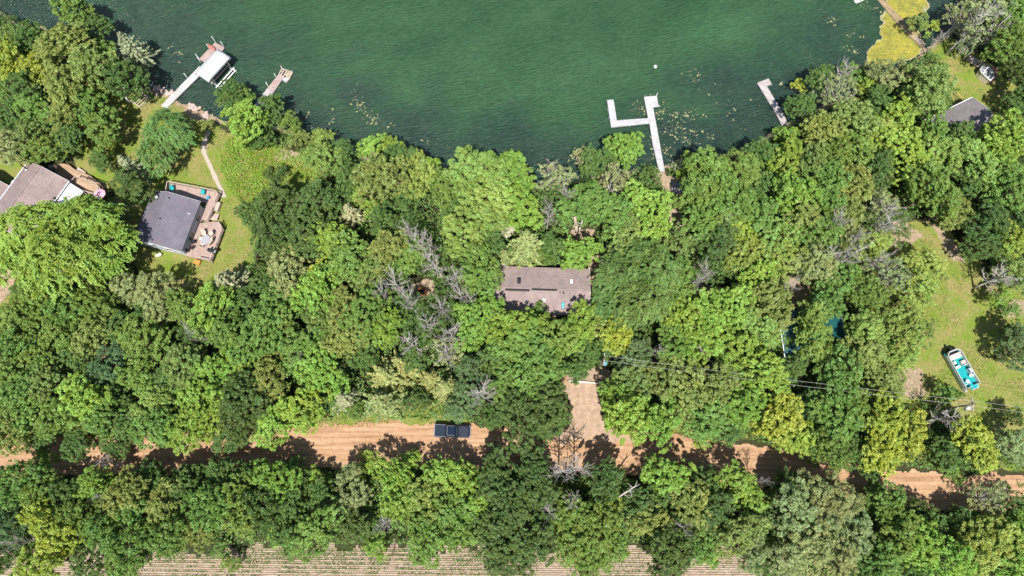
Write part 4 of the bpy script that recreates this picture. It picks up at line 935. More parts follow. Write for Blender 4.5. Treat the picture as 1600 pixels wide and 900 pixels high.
TREES = """
8 34 15 D|45 58 30 D|112 18 32 M|152 45 26 M|1436 36 18 O|1456 42 14 Y|1506 28 32 S|1540 28 44 S|1564 14 34 G|1592 18 36 M|8 95 34 Y|18 60 22 M|58 108 34 Y|104 71 41 O|149 108 42 O|162 78 22 M|198 66 32 K|1332 112 22 M|1386 116 34 G|1512 70 20 S|1570 63 39 M|1594 108 32 D|40 135 30 Y|58 172 34 M|
105 138 45 O|146 168 34 M|191 122 39 D|360 150 27 M|384 150 18 M|425 168 26 B|1250 134 13 Y|1252 166 28 D|1280 124 26 B|1312 146 38 S|1352 132 20 B|1372 162 30 G|1422 124 18 D|1449 138 43 O|1472 150 22 M|1600 152 28 D|18 180 30 O|18 233 36 G|48 212 36 O|70 234 35 M|98 182 36 O|108 218 30 D|162 198 39 M|168 222 20 Y|
264 204 42 f|312 196 16 O|384 190 38 B|402 215 24 O|455 192 20 M|468 216 18 O|505 216 20 L|582 226 22 B|612 232 22 B|976 232 33 B|1230 214 22 B|1282 202 34 O|1332 186 38 O|1340 236 34 M|1366 212 34 L|1404 180 34 B|1408 233 47 B|1452 236 36 L|1456 208 34 M|1498 214 30 B|1536 182 16 M|1567 211 43 B|100 242 16 D|160 250 26 L|
196 254 30 K|207 291 36 D|248 240 38 f|418 270 12 D|440 268 13 D|506 248 32 L|534 240 24 M|546 280 30 G|592 277 45 O|630 248 30 B|654 274 38 L|668 262 22 B|698 296 35 M|741 267 48 L|803 270 38 B|864 276 34 S|906 244 20 S|932 250 30 O|958 286 34 S|1016 280 23 Q|1080 256 22 B|1112 276 44 M|1152 270 40 M|1184 288 30 B|
1186 240 30 M|1200 250 22 M|1228 250 36 B|1266 256 36 O|1292 290 42 M|1302 242 32 M|1332 290 38 O|1372 268 32 D|1432 266 24 Y|1460 295 45 M|1512 248 40 L|1514 284 28 O|1556 240 38 B|1562 272 34 M|134 350 50 F|184 328 20 T|392 336 26 M|428 358 42 D|438 316 42 D|492 318 42 D|545 328 26 K|560 304 20 B|578 322 16 B|600 346 28 G|
634 308 26 M|644 345 30 S|716 328 28 L|756 348 36 L|761 304 47 L|792 334 24 C|815 325 38 B|872 312 30 S|912 322 44 M|950 332 44 M|1014 331 49 B|1092 304 42 M|1098 340 38 M|1134 348 32 G|1142 312 44 M|1176 332 38 M|1240 302 42 B|1252 342 38 O|1322 330 34 O|1366 348 30 S|1370 322 36 S|1394 344 28 S|1482 322 38 O|1542 350 38 D|
1582 300 42 M|1592 350 36 D|20 408 44 F|42 362 54 F|96 405 62 F|164 388 49 F|458 388 24 C|478 362 44 D|520 376 38 B|546 404 44 M|606 389 36 O|642 400 34 M|700 396 24 S|722 368 40 L|770 382 28 M|788 360 16 W|788 398 24 C|822 376 42 C|842 400 22 M|862 384 28 M|905 393 35 B|968 398 26 B|982 365 39 O|1060 386 34 O|
1120 376 36 D|1152 414 26 D|1154 362 32 Y|1166 394 34 L|1216 370 38 L|1232 402 34 L|1272 412 38 G|1282 362 38 M|1306 392 28 S|1326 368 32 G|1346 402 26 S|1358 388 36 L|1402 368 24 S|1442 412 38 L|1532 388 32 D|1576 372 32 Y|48 450 28 F|56 476 36 M|150 472 36 M|202 450 32 G|244 462 38 G|350 440 38 K|376 474 28 M|414 446 26 M|
446 426 39 G|476 478 28 B|497 460 47 B|498 424 22 Y|580 422 38 O|620 440 28 S|632 470 24 B|692 470 28 S|747 424 44 M|954 474 34 f|970 432 42 f|1002 468 50 f|1018 420 50 f|1056 440 40 M|1112 424 30 S|1134 477 47 B|1186 430 34 B|1201 477 44 O|1292 472 34 M|1312 432 32 M|1352 457 34 M|1392 430 42 S|1431 455 42 L|1462 428 22 L|
1562 462 22 B|1588 432 36 O|33 499 42 M|92 512 38 M|110 482 40 M|146 522 36 O|190 512 30 O|223 533 43 M|240 496 30 G|290 482 34 M|300 520 28 S|332 482 44 B|346 512 36 M|405 527 48 M|430 482 36 M|440 512 38 M|500 502 34 O|534 482 38 O|540 532 38 O|569 494 45 M|602 512 34 B|636 502 26 G|662 482 30 S|664 524 26 B|
678 500 26 S|720 486 24 O|745 498 46 B|796 513 46 B|806 532 42 M|842 490 20 M|863 531 46 M|902 510 38 B|932 518 33 L|962 522 34 Y|988 532 24 L|1072 502 44 B|1104 510 36 B|1184 512 38 L|1210 504 22 L|1230 532 16 B|1270 522 43 M|1352 522 38 L|1410 503 43 L|1436 520 32 S|1580 484 18 M|1584 520 24 M|4 594 38 M|20 542 38 M|
58 566 34 M|118 558 28 M|168 572 34 T|216 592 34 M|266 592 30 Y|287 573 38 O|334 580 34 B|372 560 34 B|420 592 36 O|475 546 42 M|500 579 47 B|566 556 28 M|602 586 42 C|624 566 34 C|642 556 30 O|672 590 28 C|702 544 34 S|738 592 38 T|770 562 32 D|786 594 38 M|842 556 42 M|852 592 38 M|902 572 28 O|926 548 28 Y|
991 562 36 T|992 592 38 O|1034 592 38 O|1052 542 38 M|1092 542 40 B|1150 542 40 B|1152 582 34 M|1192 589 46 B|1240 572 26 M|1290 548 28 M|1313 590 44 M|1342 552 42 O|1380 588 46 O|1409 549 41 L|1592 548 42 T|32 612 38 M|40 652 40 M|72 602 34 O|98 652 38 M|130 622 42 B|160 652 38 M|182 612 28 D|242 630 34 L|312 622 38 B|
334 654 34 B|382 618 40 D|414 649 38 D|472 640 42 B|502 628 28 M|536 622 32 K|556 642 18 M|592 624 42 C|652 626 22 D|696 604 36 C|726 628 36 T|774 648 26 T|816 654 48 D|818 602 42 M|852 634 42 D|964 622 35 B|984 652 45 B|1064 650 34 O|1074 602 42 O|1102 652 42 M|1122 602 42 O|1162 632 38 B|1220 650 44 Y|1272 640 30 D|
1302 652 42 M|1344 642 34 M|1382 654 42 Y|1474 614 22 M|1494 618 14 M|1582 650 18 D|11 677 41 O|64 688 26 B|120 693 30 B|184 698 27 M|204 662 32 M|249 668 44 M|295 667 44 B|354 688 30 B|370 662 38 D|429 665 40 B|574 716 14 Y|858 662 32 M|1034 660 38 B|1096 684 18 Y|1136 674 28 Y|1246 684 34 Y|1272 716 16 M|1292 700 38 M|
1332 704 32 O|1374 700 42 Y|1414 676 42 Y|1478 706 30 D|1510 712 32 Y|1520 690 40 Y|1582 694 34 G|1594 716 20 G|22 752 47 M|62 764 34 M|72 720 22 B|104 772 30 M|150 756 34 B|201 771 39 O|238 740 28 M|282 768 32 O|294 744 28 B|346 740 32 M|372 770 38 M|392 742 30 M|432 750 40 B|462 734 28 M|494 744 20 B|502 776 32 O|
548 770 38 G|562 740 22 B|612 742 38 B|642 722 22 B|692 742 38 B|722 762 38 B|772 742 42 D|832 722 38 D|842 762 40 D|882 764 14 Y|936 768 18 Y|944 742 39 D|1032 764 32 B|1042 732 42 B|1082 766 38 O|1102 742 32 G|1155 750 44 B|1225 757 35 D|1272 768 42 G|1362 732 24 Y|1362 772 26 L|1484 736 22 M|1544 768 34 S|18 822 34 T|
72 812 38 Y|122 804 34 M|162 830 34 M|216 802 34 M|260 792 38 O|266 832 40 M|308 822 34 O|332 792 42 M|382 802 40 M|410 792 38 D|432 836 18 Y|452 782 32 O|454 832 32 M|495 830 44 M|536 816 39 D|570 822 26 Y|622 784 36 B|662 782 42 L|664 839 42 M|702 802 40 M|722 832 34 M|742 792 34 B|782 832 48 D|792 782 48 D|
814 802 42 D|866 788 14 Y|872 820 14 Y|902 802 38 M|934 822 42 M|956 782 18 Y|1002 792 34 D|1022 812 38 O|1082 796 42 O|1112 802 40 D|1152 832 42 O|1184 800 24 B|1190 826 30 G|1242 802 46 G|1302 784 46 G|1322 822 46 G|1386 786 34 M|1402 832 42 M|1446 798 22 D|1452 818 26 D|1502 812 26 B|1520 822 22 M|1562 838 42 L|1572 782 32 S|
1592 830 38 B|1594 800 26 D|4 872 26 T|24 850 24 O|60 882 38 Y|92 842 38 Y|136 884 30 M|192 890 26 D|207 858 43 M|346 862 16 M|362 880 16 M|450 860 14 M|590 852 22 B|662 868 14 B|792 876 36 D|834 842 42 D|904 852 42 M|922 882 34 M|952 852 38 M|1044 884 34 D|1052 850 42 D|1092 850 36 M|1112 868 18 B|1176 864 34 G|
1202 888 30 T|1232 872 42 G|1262 842 46 G|1302 862 46 G|1346 884 28 O|1382 872 38 M|1432 852 42 B|1432 892 30 B|1482 872 42 B|1534 858 46 L|1582 882 42 B
"""
# ------------------------------------------------------------------ vehicles
navy = varied('dark_navy_paint', (0.005, 0.012, 0.034, 1), .3, .4, 0, .25, 2)
chrome = varied('chrome', (0.62, 0.63, 0.66, 1), .2, .6, .7, .1, 3)
q = P(706.5, 673.5, 1.0); tk = empty('pickup_truck', (q.x, q.y, 0), R(-1.5), 'dark navy pickup truck parked at the upper edge of the dirt road', 'pickup truck')
L2, Wt = 2.85, .96
def rounded(l0, l1, w_, r=.12): return [(l0 + r, -w_), (l1 - r, -w_), (l1, -w_ + r), (l1, w_ - r), (l1 - r, w_), (l0 + r, w_), (l0, w_ - r), (l0, -w_ + r)]
mb = MB(); mb.prism(rounded(-L2 + .1, L2 - .12, Wt), .45, .98); mb.prism(rounded(.0, L2 - .1, Wt - .03, .25), .978, 1.12); body = mb.build('body', navy, tk, bevel=.05)
mb = MB()
for s_ in (-1, 1): mb.box((-1.9, s_ * (Wt - .07), 1.15), (1.78, .12, .36))
mb.box((-L2 + .16, 0, 1.12), (.1, 1.86, .42)); mb.build('bed_wall', navy, tk, bevel=.02)
MB().box((-1.88, 0, 1.335), (1.72, 1.72, .05)).build('tonneau_cover', varied('navy_cover', (0.004, 0.014, 0.034, 1), .7, .4, amt=.3, scale=2), tk, bevel=.02)
mb = MB()
for s_ in (-1, 1): mb.box((-1.9, s_ * (Wt - .05), 1.35), (1.82, .05, .04))
mb.box((-L2 + .13, 0, 1.35), (.07, 1.88, .05)); mb.build('trim', chrome, tk)
cabp = [(-1.02, 1.1), (-.86, 1.82), (-.7, 1.88), (.35, 1.88), (.55, 1.80), (1.1, 1.12)]
mb = MB(); vs = []; n = len(cabp)
for (xx, z_) in cabp: k_ = Wt - .03 - max(0, z_ - 1.12) * .27; vs += [(xx, -k_, z_), (xx, k_, z_)]
fs = [(2 * i, 2 * i + 1, 2 * i + 3, 2 * i + 2) for i in range(n - 1)] + [tuple(2 * i for i in range(n)), tuple(2 * i + 1 for i in range(n))[::-1]]
mb.add(vs, fs); cab = mb.build('cab', navy, tk, bevel=.03)
def pane(name, pts): return MB().add(pts, [tuple(range(len(pts)))]).build(name, M['glass'], tk)
pane('windscreen', [(.60, -.70, 1.765), (.60, .70, 1.765), (1.06, .84, 1.19), (1.06, -.84, 1.19)])
pane('rear_window', [(-.905, -.68, 1.72), (-.905, .68, 1.72), (-1.02, .78, 1.25), (-1.02, -.78, 1.25)][::-1])
for s_ in (-1, 1): pane('side_window', [(-.75, s_ * .80, 1.74), (.42, s_ * .80, 1.74), (.85, s_ * .935, 1.2), (-.9, s_ * .935, 1.2)][::s_])
mb = MB(); mb.box((-.72, 0, 1.9), (.05, 1.35, .04)); [mb.box((-.15, s_ * .72, 1.89), (1.2, .04, .04)) for s_ in (-1, 1)]; mb.build('roof_rail', chrome, cab)
mb = MB(); mb.prism([(1.15, -.8), (2.45, -.72), (2.6, 0), (2.45, .72), (1.15, .8), (1.1, 0)], 1.122, 1.165); mb.build('bonnet', varied('bonnet_grey_reflection', (0.05, 0.055, 0.075, 1), .18, .7, .3, .3, 2), tk, bevel=.02)  # grey reflection on the bonnet painted in as a lighter colour
for s_ in (-1, 1):
    mb = MB(); mb.box((.85, s_ * 1.08, 1.28), (.14, .22, .18)); mb.build('mirror', M['dark_metal'], tk, bevel=.02)
    mb = MB(); mb.box((2.7, s_ * .72, .88), (.1, .34, .2)); mb.build('headlight', chrome, tk)
    mb = MB(); mb.box((-L2 + .08, s_ * .86, 1.05), (.06, .16, .34)); mb.build('tail_light', varied('red_lens', (.4, .01, .01, 1), .3), tk)
    for xx in (-1.75, 1.75):
        wh = MB().tube((xx, s_ * .70, .40), (xx, s_ * .98, .40), .40, .40, 20).build('wheel', M['black'], tk); MB().tube((xx, s_ * .9, .40), (xx, s_ * .992, .40), .24, .22, 14).build('rim', chrome, wh)
MB().box((2.84, 0, .6), (.14, 1.86, .24)).build('front_bumper', chrome, tk, bevel=.04); MB().box((-2.84, 0, .58), (.16, 1.84, .2)).build('rear_bumper', chrome, tk, bevel=.04)
MB().box((2.77, 0, .85), (.06, 1.05, .26)).build('grille', M['dark_metal'], tk)

# pontoon boat on the lawn
alu = varied('grey_boat_panel', (0.50, 0.52, 0.53, 1), .4, .5, .2, .12, 2); cream = varied('white_vinyl_seat', (0.78, 0.76, 0.72, 1), .5, .4, amt=.05)
tealc = varied('teal_carpet', (0.012, 0.30, 0.32, 1), .85, .2, amt=.15, scale=3)
q = P(1504, 575.5, 1.4); pb = empty('pontoon_boat', (q.x, q.y, 0), R(21), 'pontoon boat with teal carpet and white seats on the right lawn', 'pontoon boat')
hl, hw = 3.05, 1.22; DZ = .95; FZ = 1.62
for s_ in (-1, 1):
    mb = MB(); mb.tube((s_ * .82, -hl - .1, .42), (s_ * .82, hl - .1, .42), .33, .33, 14); mb.tube((s_ * .82, -hl - .1, .42), (s_ * .82, -hl - .7, .52), .33, .06, 14); mb.build('pontoon', M['grey_metal'], pb)
MB().box((0, 0, DZ - .08), (2 * hw, 2 * hl, .14)).build('deck', tealc, pb)
MB().prism([(hw - 1.35, -hl - .55), (hw, -hl - .55), (hw, -hl), (hw - 1.35, -hl)], DZ - .15, DZ - .012).build('bow_step', tealc, pb)
mb = MB()
def rail(p_, q_, h=FZ, wd=.07): 
    a_, b_ = Vector((*p_, 0)), Vector((*q_, 0)); c_ = (a_ + b_) / 2; L = (b_ - a_).length; an = math.atan2(b_.y - a_.y, b_.x - a_.x)
    mb.box((c_.x, c_.y, (DZ + h) / 2), (L, .04, h - DZ - .06), an); mb.box((c_.x, c_.y, h), (L + .05, wd, .06), an)
for s_ in (-1, 1): rail((s_ * hw, -hl), (s_ * hw, hl - .45), wd=.12)
rail((-hw, hl - .45), (-hw * .6, hl), wd=.14); rail((hw, hl - .45), (hw * .6, hl), wd=.14); rail((-hw * .6, hl), (hw * .6, hl), wd=.2)
rail((-hw, -hl), (-.15, -hl)); rail((.45, -hl + .12), (hw, -hl)); mb.build('fence', alu, pb)
mb = MB(); mb.box((hw - .67, -hl - .52, DZ + .02), (1.3, .06, .06)); mb.box((hw - .03, -hl - .27, DZ + .02), (.06, .5, .06)); mb.build('bow_rail', M['white'], pb)
st = planks('striped_vinyl', (0.62, 0.55, 0.50), .28, R(0), .2)
mb = MB(); mb.box((.02, 2.1, DZ + .22), (2.05, .85, .42)); mb.box((.02, 2.45, DZ + .55), (2.05, .22, .35)); mb.build('rear_bench', st, pb, bevel=.05)
mb = MB(); mb.box((.02, 2.78, DZ + .3), (1.6, .3, .05)); mb.build('engine_well', M['dark_metal'], pb)
def stool(xx, yy, ang=0):
    o_ = MB().dome((xx, yy, DZ + .48), .29, .29, .12, 14, 4).tube((xx, yy, DZ), (xx, yy, DZ + .44), .07, .07, 8).tube((xx, yy, DZ + .42), (xx, yy, DZ + .49), .28, .29, 14).build('swivel_seat', cream, pb)
    MB().box((xx + .22 * math.cos(ang), yy + .22 * math.sin(ang), DZ + .68), (.1, .42, .34), ang).build('backrest', cream, o_, bevel=.03)
stool(-.72, 1.25, R(180)); stool(-.45, -2.05, R(210)); stool(.66, -1.45, R(-20))
mb = MB(); mb.box((-.58, .45, DZ + .3), (.75, .42, .6)); mb.build('side_console', cream, pb, bevel=.05)
mb = MB(); mb.box((.72, .75, DZ + .24), (.78, .8, .42)); mb.box((.72, .40, DZ + .5), (.78, .16, .35)); mb.build('side_bench', st, pb, bevel=.05)
mb = MB(); mb.box((.88, -.7, DZ + .42), (.48, .75, .84)); cn = mb.build('helm', alu, pb, bevel=.05)
mb = MB(); tr_ = 16
for k in range(tr_): a0, a1 = 6.283 * k / tr_, 6.283 * (k + 1) / tr_; mb.tube((.60, -.75 + .19 * math.cos(a0), DZ + .82 + .19 * math.sin(a0)), (.60, -.75 + .19 * math.cos(a1), DZ + .82 + .19 * math.sin(a1)), .02, .02, 5, False)
mb.build('steering_wheel', M['dark_metal'], cn)
mb = MB(); mb.box((-.72, -2.5, DZ + .05), (.8, .06, .1)); mb.box((-.2, -2.2, DZ + .3), (.05, .8, .6)); mb.build('gate', M['white'], pb)
mb = MB(); mb.box((0, hl + .35, .85), (.42, .5, .8)); mb.box((0, hl + .38, 1.3), (.38, .55, .28)); mb.build('outboard_motor', M['black'], pb, bevel=.06)
[MB().box((s_ * .6, 0, .07), (.14, 5.0, .14)).build('support_beam', rail_wood, pb) for s_ in (-1, 1)]

# ------------------------------------------------------------------ power line
PH = 9.4; ptop = P(1519.5, 631.5, PH)
def pole(name_pos, label, topz, transformer_side=-1, blue=False):
    o = empty('utility_pole', (name_pos.x, name_pos.y, 0), R(-6), label, 'utility pole', 'utility poles of the power line')
    MB().tube((0, 0, -.2), (0, 0, topz + .5), .17, .12, 10).build('pole', M['bark'], o)
    mb = MB(); mb.box((0, .12, topz), (.12, .1, .12)); mb.box((.0, 0, topz - .05), (.11, 1.9, .12)); ca = mb.build('crossarm', rail_wood, o)
    for yy in (-.8, -.25, .45, .8): MB().tube((0, yy, topz), (0, yy, topz + .22), .055, .04, 8).build('insulator', M['white'], ca)
    tr = MB().tube((transformer_side * .25, -.55, topz - 1.3), (transformer_side * .25, -.55, topz - .35), .27, .27, 14).dome((transformer_side * .25, -.55, topz - .35), .27, .27, .08, 14, 3).build('transformer', M['blue'] if blue else varied('pale_grey_paint', (.62, .63, .66, 1), .4, .4), o)
    MB().tube((transformer_side * .25, -.55, topz - .3), (transformer_side * .25, -.5, topz + .02), .05, .03, 8).build('bushing', M['white'], tr)
    return o
pole(ptop, 'utility pole with a pale grey transformer right of the pontoon boat', PH)
ptop2 = P(944, 561, PH); pole(ptop2, 'utility pole with a blue transformer among trees above the driveway', PH, 1, True)
ptop3 = P(1990, 690, PH)
wirem = varied('aluminium_wire', (.5, .5, .48, 1), .5, .4, .2, .05)
for k, (dy, dz, w_) in enumerate(((-.25, .22, 'lower'), (.45, .22, 'upper'))):
    mb = MB(); pts = []
    for a_, b_ in ((ptop2, ptop), (ptop, ptop3)):
        n = 24
        for i in range(n + (b_ is ptop3)):
            t_ = i / n; p_ = a_.lerp(b_, t_); pts.append((p_.x, p_.y + dy, p_.z + dz - 1.0 * 4 * t_ * (1 - t_) * (.6 if b_ is ptop3 else 1)))
    mb.path(pts, .016, .016, 4); tag(mb.build('power_line', wirem), '%s of the two power lines crossing the right half' % w_, 'power line', 'power lines between the poles')

# ------------------------------------------------------------------ small things on the ground
def log(name, a_, b_, r0, r1, z, label, mat=None, stubs=3, cat='log', seed=1, z1=None):
    g = random.Random(seed); p0 = P(*a_, z); p1 = P(*b_, z if z1 is None else z1); o = empty(name, (p0.x, p0.y, 0), 0, label, cat); l0 = p0 - Vector((p0.x, p0.y, 0)); l1 = p1 - Vector((p0.x, p0.y, 0))
    mb = MB(); m_ = l0.lerp(l1, .5) + Vector((g.uniform(-.1, .1), g.uniform(-.1, .1), 0)); mb.path([l0, m_, l1], r0, r1, 9); mb.build('trunk', mat or M['deadwood'], o)
    if stubs:
        mb = MB()
        for k in range(stubs): c_ = l0.lerp(l1, g.uniform(.3, .98)); e_ = c_ + Vector((g.uniform(-1, 1), g.uniform(-1, 1), g.uniform(.1, .7))); mb.tube(c_, e_, r1 * .7, r1 * .25, 6, False); mb.tube(c_.lerp(e_, .5), e_ + Vector((g.uniform(-.7, .7), g.uniform(-.7, .7), .1)), r1 * .35, r1 * .15, 5, False)
        mb.build('branch_stubs', mat or M['deadwood'], o)
    return o
log('fallen_log', (889, 595), (961, 601.5), .2, .13, .2, 'long pale log lying across the head of the driveway', varied('peeled_pale_log', (.66, .60, .52, 1), .8, .2, amt=.1), 0)
log('dead_tree', (966, 777), (994, 759), .15, .09, 5.5, 'bare broken trunk leaning among the trees just below the road', None, 7, 'dead tree', 5, 8.0)
log('log', (901, 363), (898, 340), .3, .22, 6.5, 'thick tan trunk standing in the gap above the brown-pink roof', varied('tan_bark', (.42, .33, .24, 1), .9, .1), 2, 'tree trunk', 6, 10.5)
log('log', (904, 362), (910, 345), .14, .1, 6.5, 'thin pale trunk beside the thick tan one above the roof', None, 2, 'tree trunk', 7, 10.5)
log('log', (1106, 563), (1092, 541), .3, .15, 5.0, 'dark broken limb showing between crowns right of the power line start', varied('dark_bark', (.2, .17, .14, 1), .9, .1), 8, 'tree trunk', 8, 9.0)
log('birch_tree', (199, 161), (193, 136), .13, .1, .3, 'slender white birch trunk beside the dock frame on the lawn', M['white'], 2, 'tree', 9, 5.0)
log('driftwood', (236, 135), (239, 128), .08, .05, .1, 'short bleached driftwood at the water by the left rocks', M['white'], 0, 'driftwood', 10)
log('fallen_branch', (612, 868), (622, 840), .12, .05, .3, 'dark forked branch lying on the field edge', varied('dark_branch', (.12, .08, .06, 1), .9, .1), 5, 'branch', 12)
g_ = random.Random(3); q = P(878, 589, 0); bp = empty('brush_pile', (q.x, q.y, 0), 0, 'orange and tan heap of sawn branches at the driveway head', 'brush pile')
mb = MB()
for k in range(26): a_ = g_.uniform(0, 3.14); c_ = Vector((g_.gauss(0, .5), g_.gauss(0, .6), g_.uniform(.05, .5))); d_ = Vector((math.cos(a_), math.sin(a_), g_.uniform(-.1, .1))) * g_.uniform(.4, 1.1); mb.tube(c_ - d_, c_ + d_, .05, .03, 5)
mb.tube((-.9, .9, .6), (.9, -1.2, .5), .06, .05, 6); mb.build('sticks', varied('fresh_cut_wood', (.55, .33, .2, 1), .9, .1, amt=.3), bp)
q = P(895, 588, 0); bp = empty('brush_pile', (q.x, q.y, 0), 0, 'small pale heap of sticks right of the orange brush heap', 'brush pile')
mb = MB()
for k in range(16): a_ = g_.uniform(-.5, .5); c_ = Vector((g_.gauss(0, .6), g_.gauss(0, .35), g_.uniform(.05, .35))); d_ = Vector((math.cos(a_), math.sin(a_), g_.uniform(-.1, .1))) * g_.uniform(.3, .8); mb.tube(c_ - d_, c_ + d_, .05, .03, 5)
mb.build('sticks', M['deadwood'], bp)
q = P(660, 455, .3); fp = empty('fire_ring', (q.x, q.y, 0), 0, 'rusty orange fire ring glimpsed between the grey bare trees', 'fire ring')
mb = MB(); n = 18
for k in range(n): a0 = 6.283 * k / n; mb.box((.75 * math.cos(a0), .6 * math.sin(a0), .2), (.3, .16, .4), a0 + 1.57)
mb.build('ring', M['orange'], fp); MB().dome((0, 0, .05), .6, .5, .12, 10, 3).build('ash', M['dark_metal'], fp)
# shore rocks
rock_m = varied('pinkish_shore_rock', (.46, .37, .33, 1), .9, .15, amt=.3, scale=2, bump=.4); rp = []
for s_ in range(5):
    g2 = random.Random(s_); mb = MB(); mb.dome((0, 0, 0), .42, .34, .26, 8, 3, True); mb.v = [tuple(c_ * g2.uniform(.75, 1.2) for c_ in p_) for p_ in mb.v]
    me = bpy.data.meshes.new('rock'); me.from_pydata(mb.v, [], mb.f); me.materials.append(rock_m); me.update(); rp.append(me)
g2 = random.Random(11)
for (px, py, rx, ry, n, where) in ((247, 138, 8, 5, 16, 'on the shore left of the pale dock'), (262, 146, 9, 5, 14, 'on the shore just left of the pale dock'), (305, 168, 8, 4, 14, 'on the bank right of the pale dock'), (320, 183, 6, 6, 10, 'along the bank between the lawn and the next tree'), (1058, 258, 14, 5, 16, 'on the shore right of the F-shaped dock'), (440, 246, 12, 3, 10, 'above the bright weed patch')):
    for k in range(n):
        q = P(px + g2.gauss(0, rx * .55), py + g2.gauss(0, ry * .55), -.1); o = link('rock', rp[g2.randrange(5)]); o.location = (q.x, q.y, -.12); s_ = g2.uniform(.5, 1.25); o.scale = (s_, s_ * g2.uniform(.7, 1), s_ * .8); o.rotation_euler = (0, 0, g2.uniform(0, 6.28))
        tag(o, 'pinkish grey rock in the heap ' + where, 'rock', 'rocks ' + where)

# ------------------------------------------------------------------ trees
LM = [(330, 95, 'white boat canopy'), (280, 140, 'pale left dock'), (427, 140, 'pink-boarded dock'), (990, 195, 'F-shaped dock'), (1203, 155, 'L-ended dock'), (1400, 60, 'yellow algae mat'),
      (1543, 113, 'grey pavilion'), (1490, 172, 'taupe roofed house'), (60, 290, 'pinkish bungalow'), (215, 155, 'dock frame on the lawn'), (265, 350, 'violet-grey cottage'), (320, 375, 'cottage deck'), (338, 258, 'garden path'),
      (850, 455, 'long brown-pink roof'), (1270, 525, 'teal barn roof'), (1504, 576, 'pontoon boat'), (1519, 632, 'utility pole by the boat'), (706, 674, 'navy pickup truck'), (912, 625, 'driveway'),
      (925, 598, 'pale log'), (8, 445, 'gravel drive at the left edge'), (1395, 370, 'bare sandy clearing'), (1058, 294, 'grey platform'), (752, 615, 'star-shaped bare tree'), (685, 400, 'tall bare tree'), (895, 742, 'bare tree below the road'),
      (430, 260, 'bright weed patch'), (1425, 595, 'sandy patch beside the boat'), (660, 455, 'rusty fire ring'), (350, 860, 'left part of the field'), (550, 872, 'middle of the field'), (750, 872, 'right part of the field'),
      (120, 705, 'left end of the road'), (300, 705, 'road left of the truck'), (530, 690, 'sunlit road stretch'), (960, 710, 'road below the driveway'), (1140, 705, 'road right of the driveway'), (1290, 748, 'shaded road at right'), (1450, 770, 'right end of the road'),
      (0, 0, 'top left corner'), (1600, 0, 'top right corner'), (0, 600, 'middle of the left edge'), (0, 900, 'bottom left corner'), (1600, 900, 'bottom right corner'), (1600, 300, 'middle of the right edge'), (1300, 890, 'lower right grove'), (1000, 890, 'middle of the bottom edge'), (300, 560, 'heart of the left wood'), (560, 530, 'heart of the middle wood'), (1100, 560, 'start of the power lines'), (1240, 290, 'heart of the right wood'), (900, 310, 'grove below the middle shore'), (660, 280, 'curving middle shore')]
DIRS = ['right of', 'upper right of', 'above', 'upper left of', 'left of', 'lower left of', 'below', 'lower right of']
def where(px, py):
    best = min(LM, key=lambda l: math.hypot(l[0] - px, l[1] - py)); dx, dy = px - best[0], best[1] - py; dd = math.hypot(dx, dy)
    return best[2], ('at' if dd < 18 else DIRS[int(round(math.atan2(dy, dx) / (math.pi / 4))) % 8]), dd
ALLT = []
for tok in TREES.replace('\n', '').split('|'):
    p = tok.split()
    if len(p) == 4: ALLT.append((float(p[0]), float(p[1]), float(p[2]), p[3]))
big_ids = set(id(t_) for t_ in sorted([t_ for t_ in ALLT if t_[2] > 22 and t_[3] not in 'KC'], key=lambda t_: -t_[2])[:300]); rest = []
first = set(); pend = {}
def register(o, base, px, py, grp, cat):
    lm, dr, dd = where(px, py); pend.setdefault((base, dr, lm), []).append((dd, o, px, py)); o['group'] = grp; o['category'] = cat
g3 = random.Random(42)
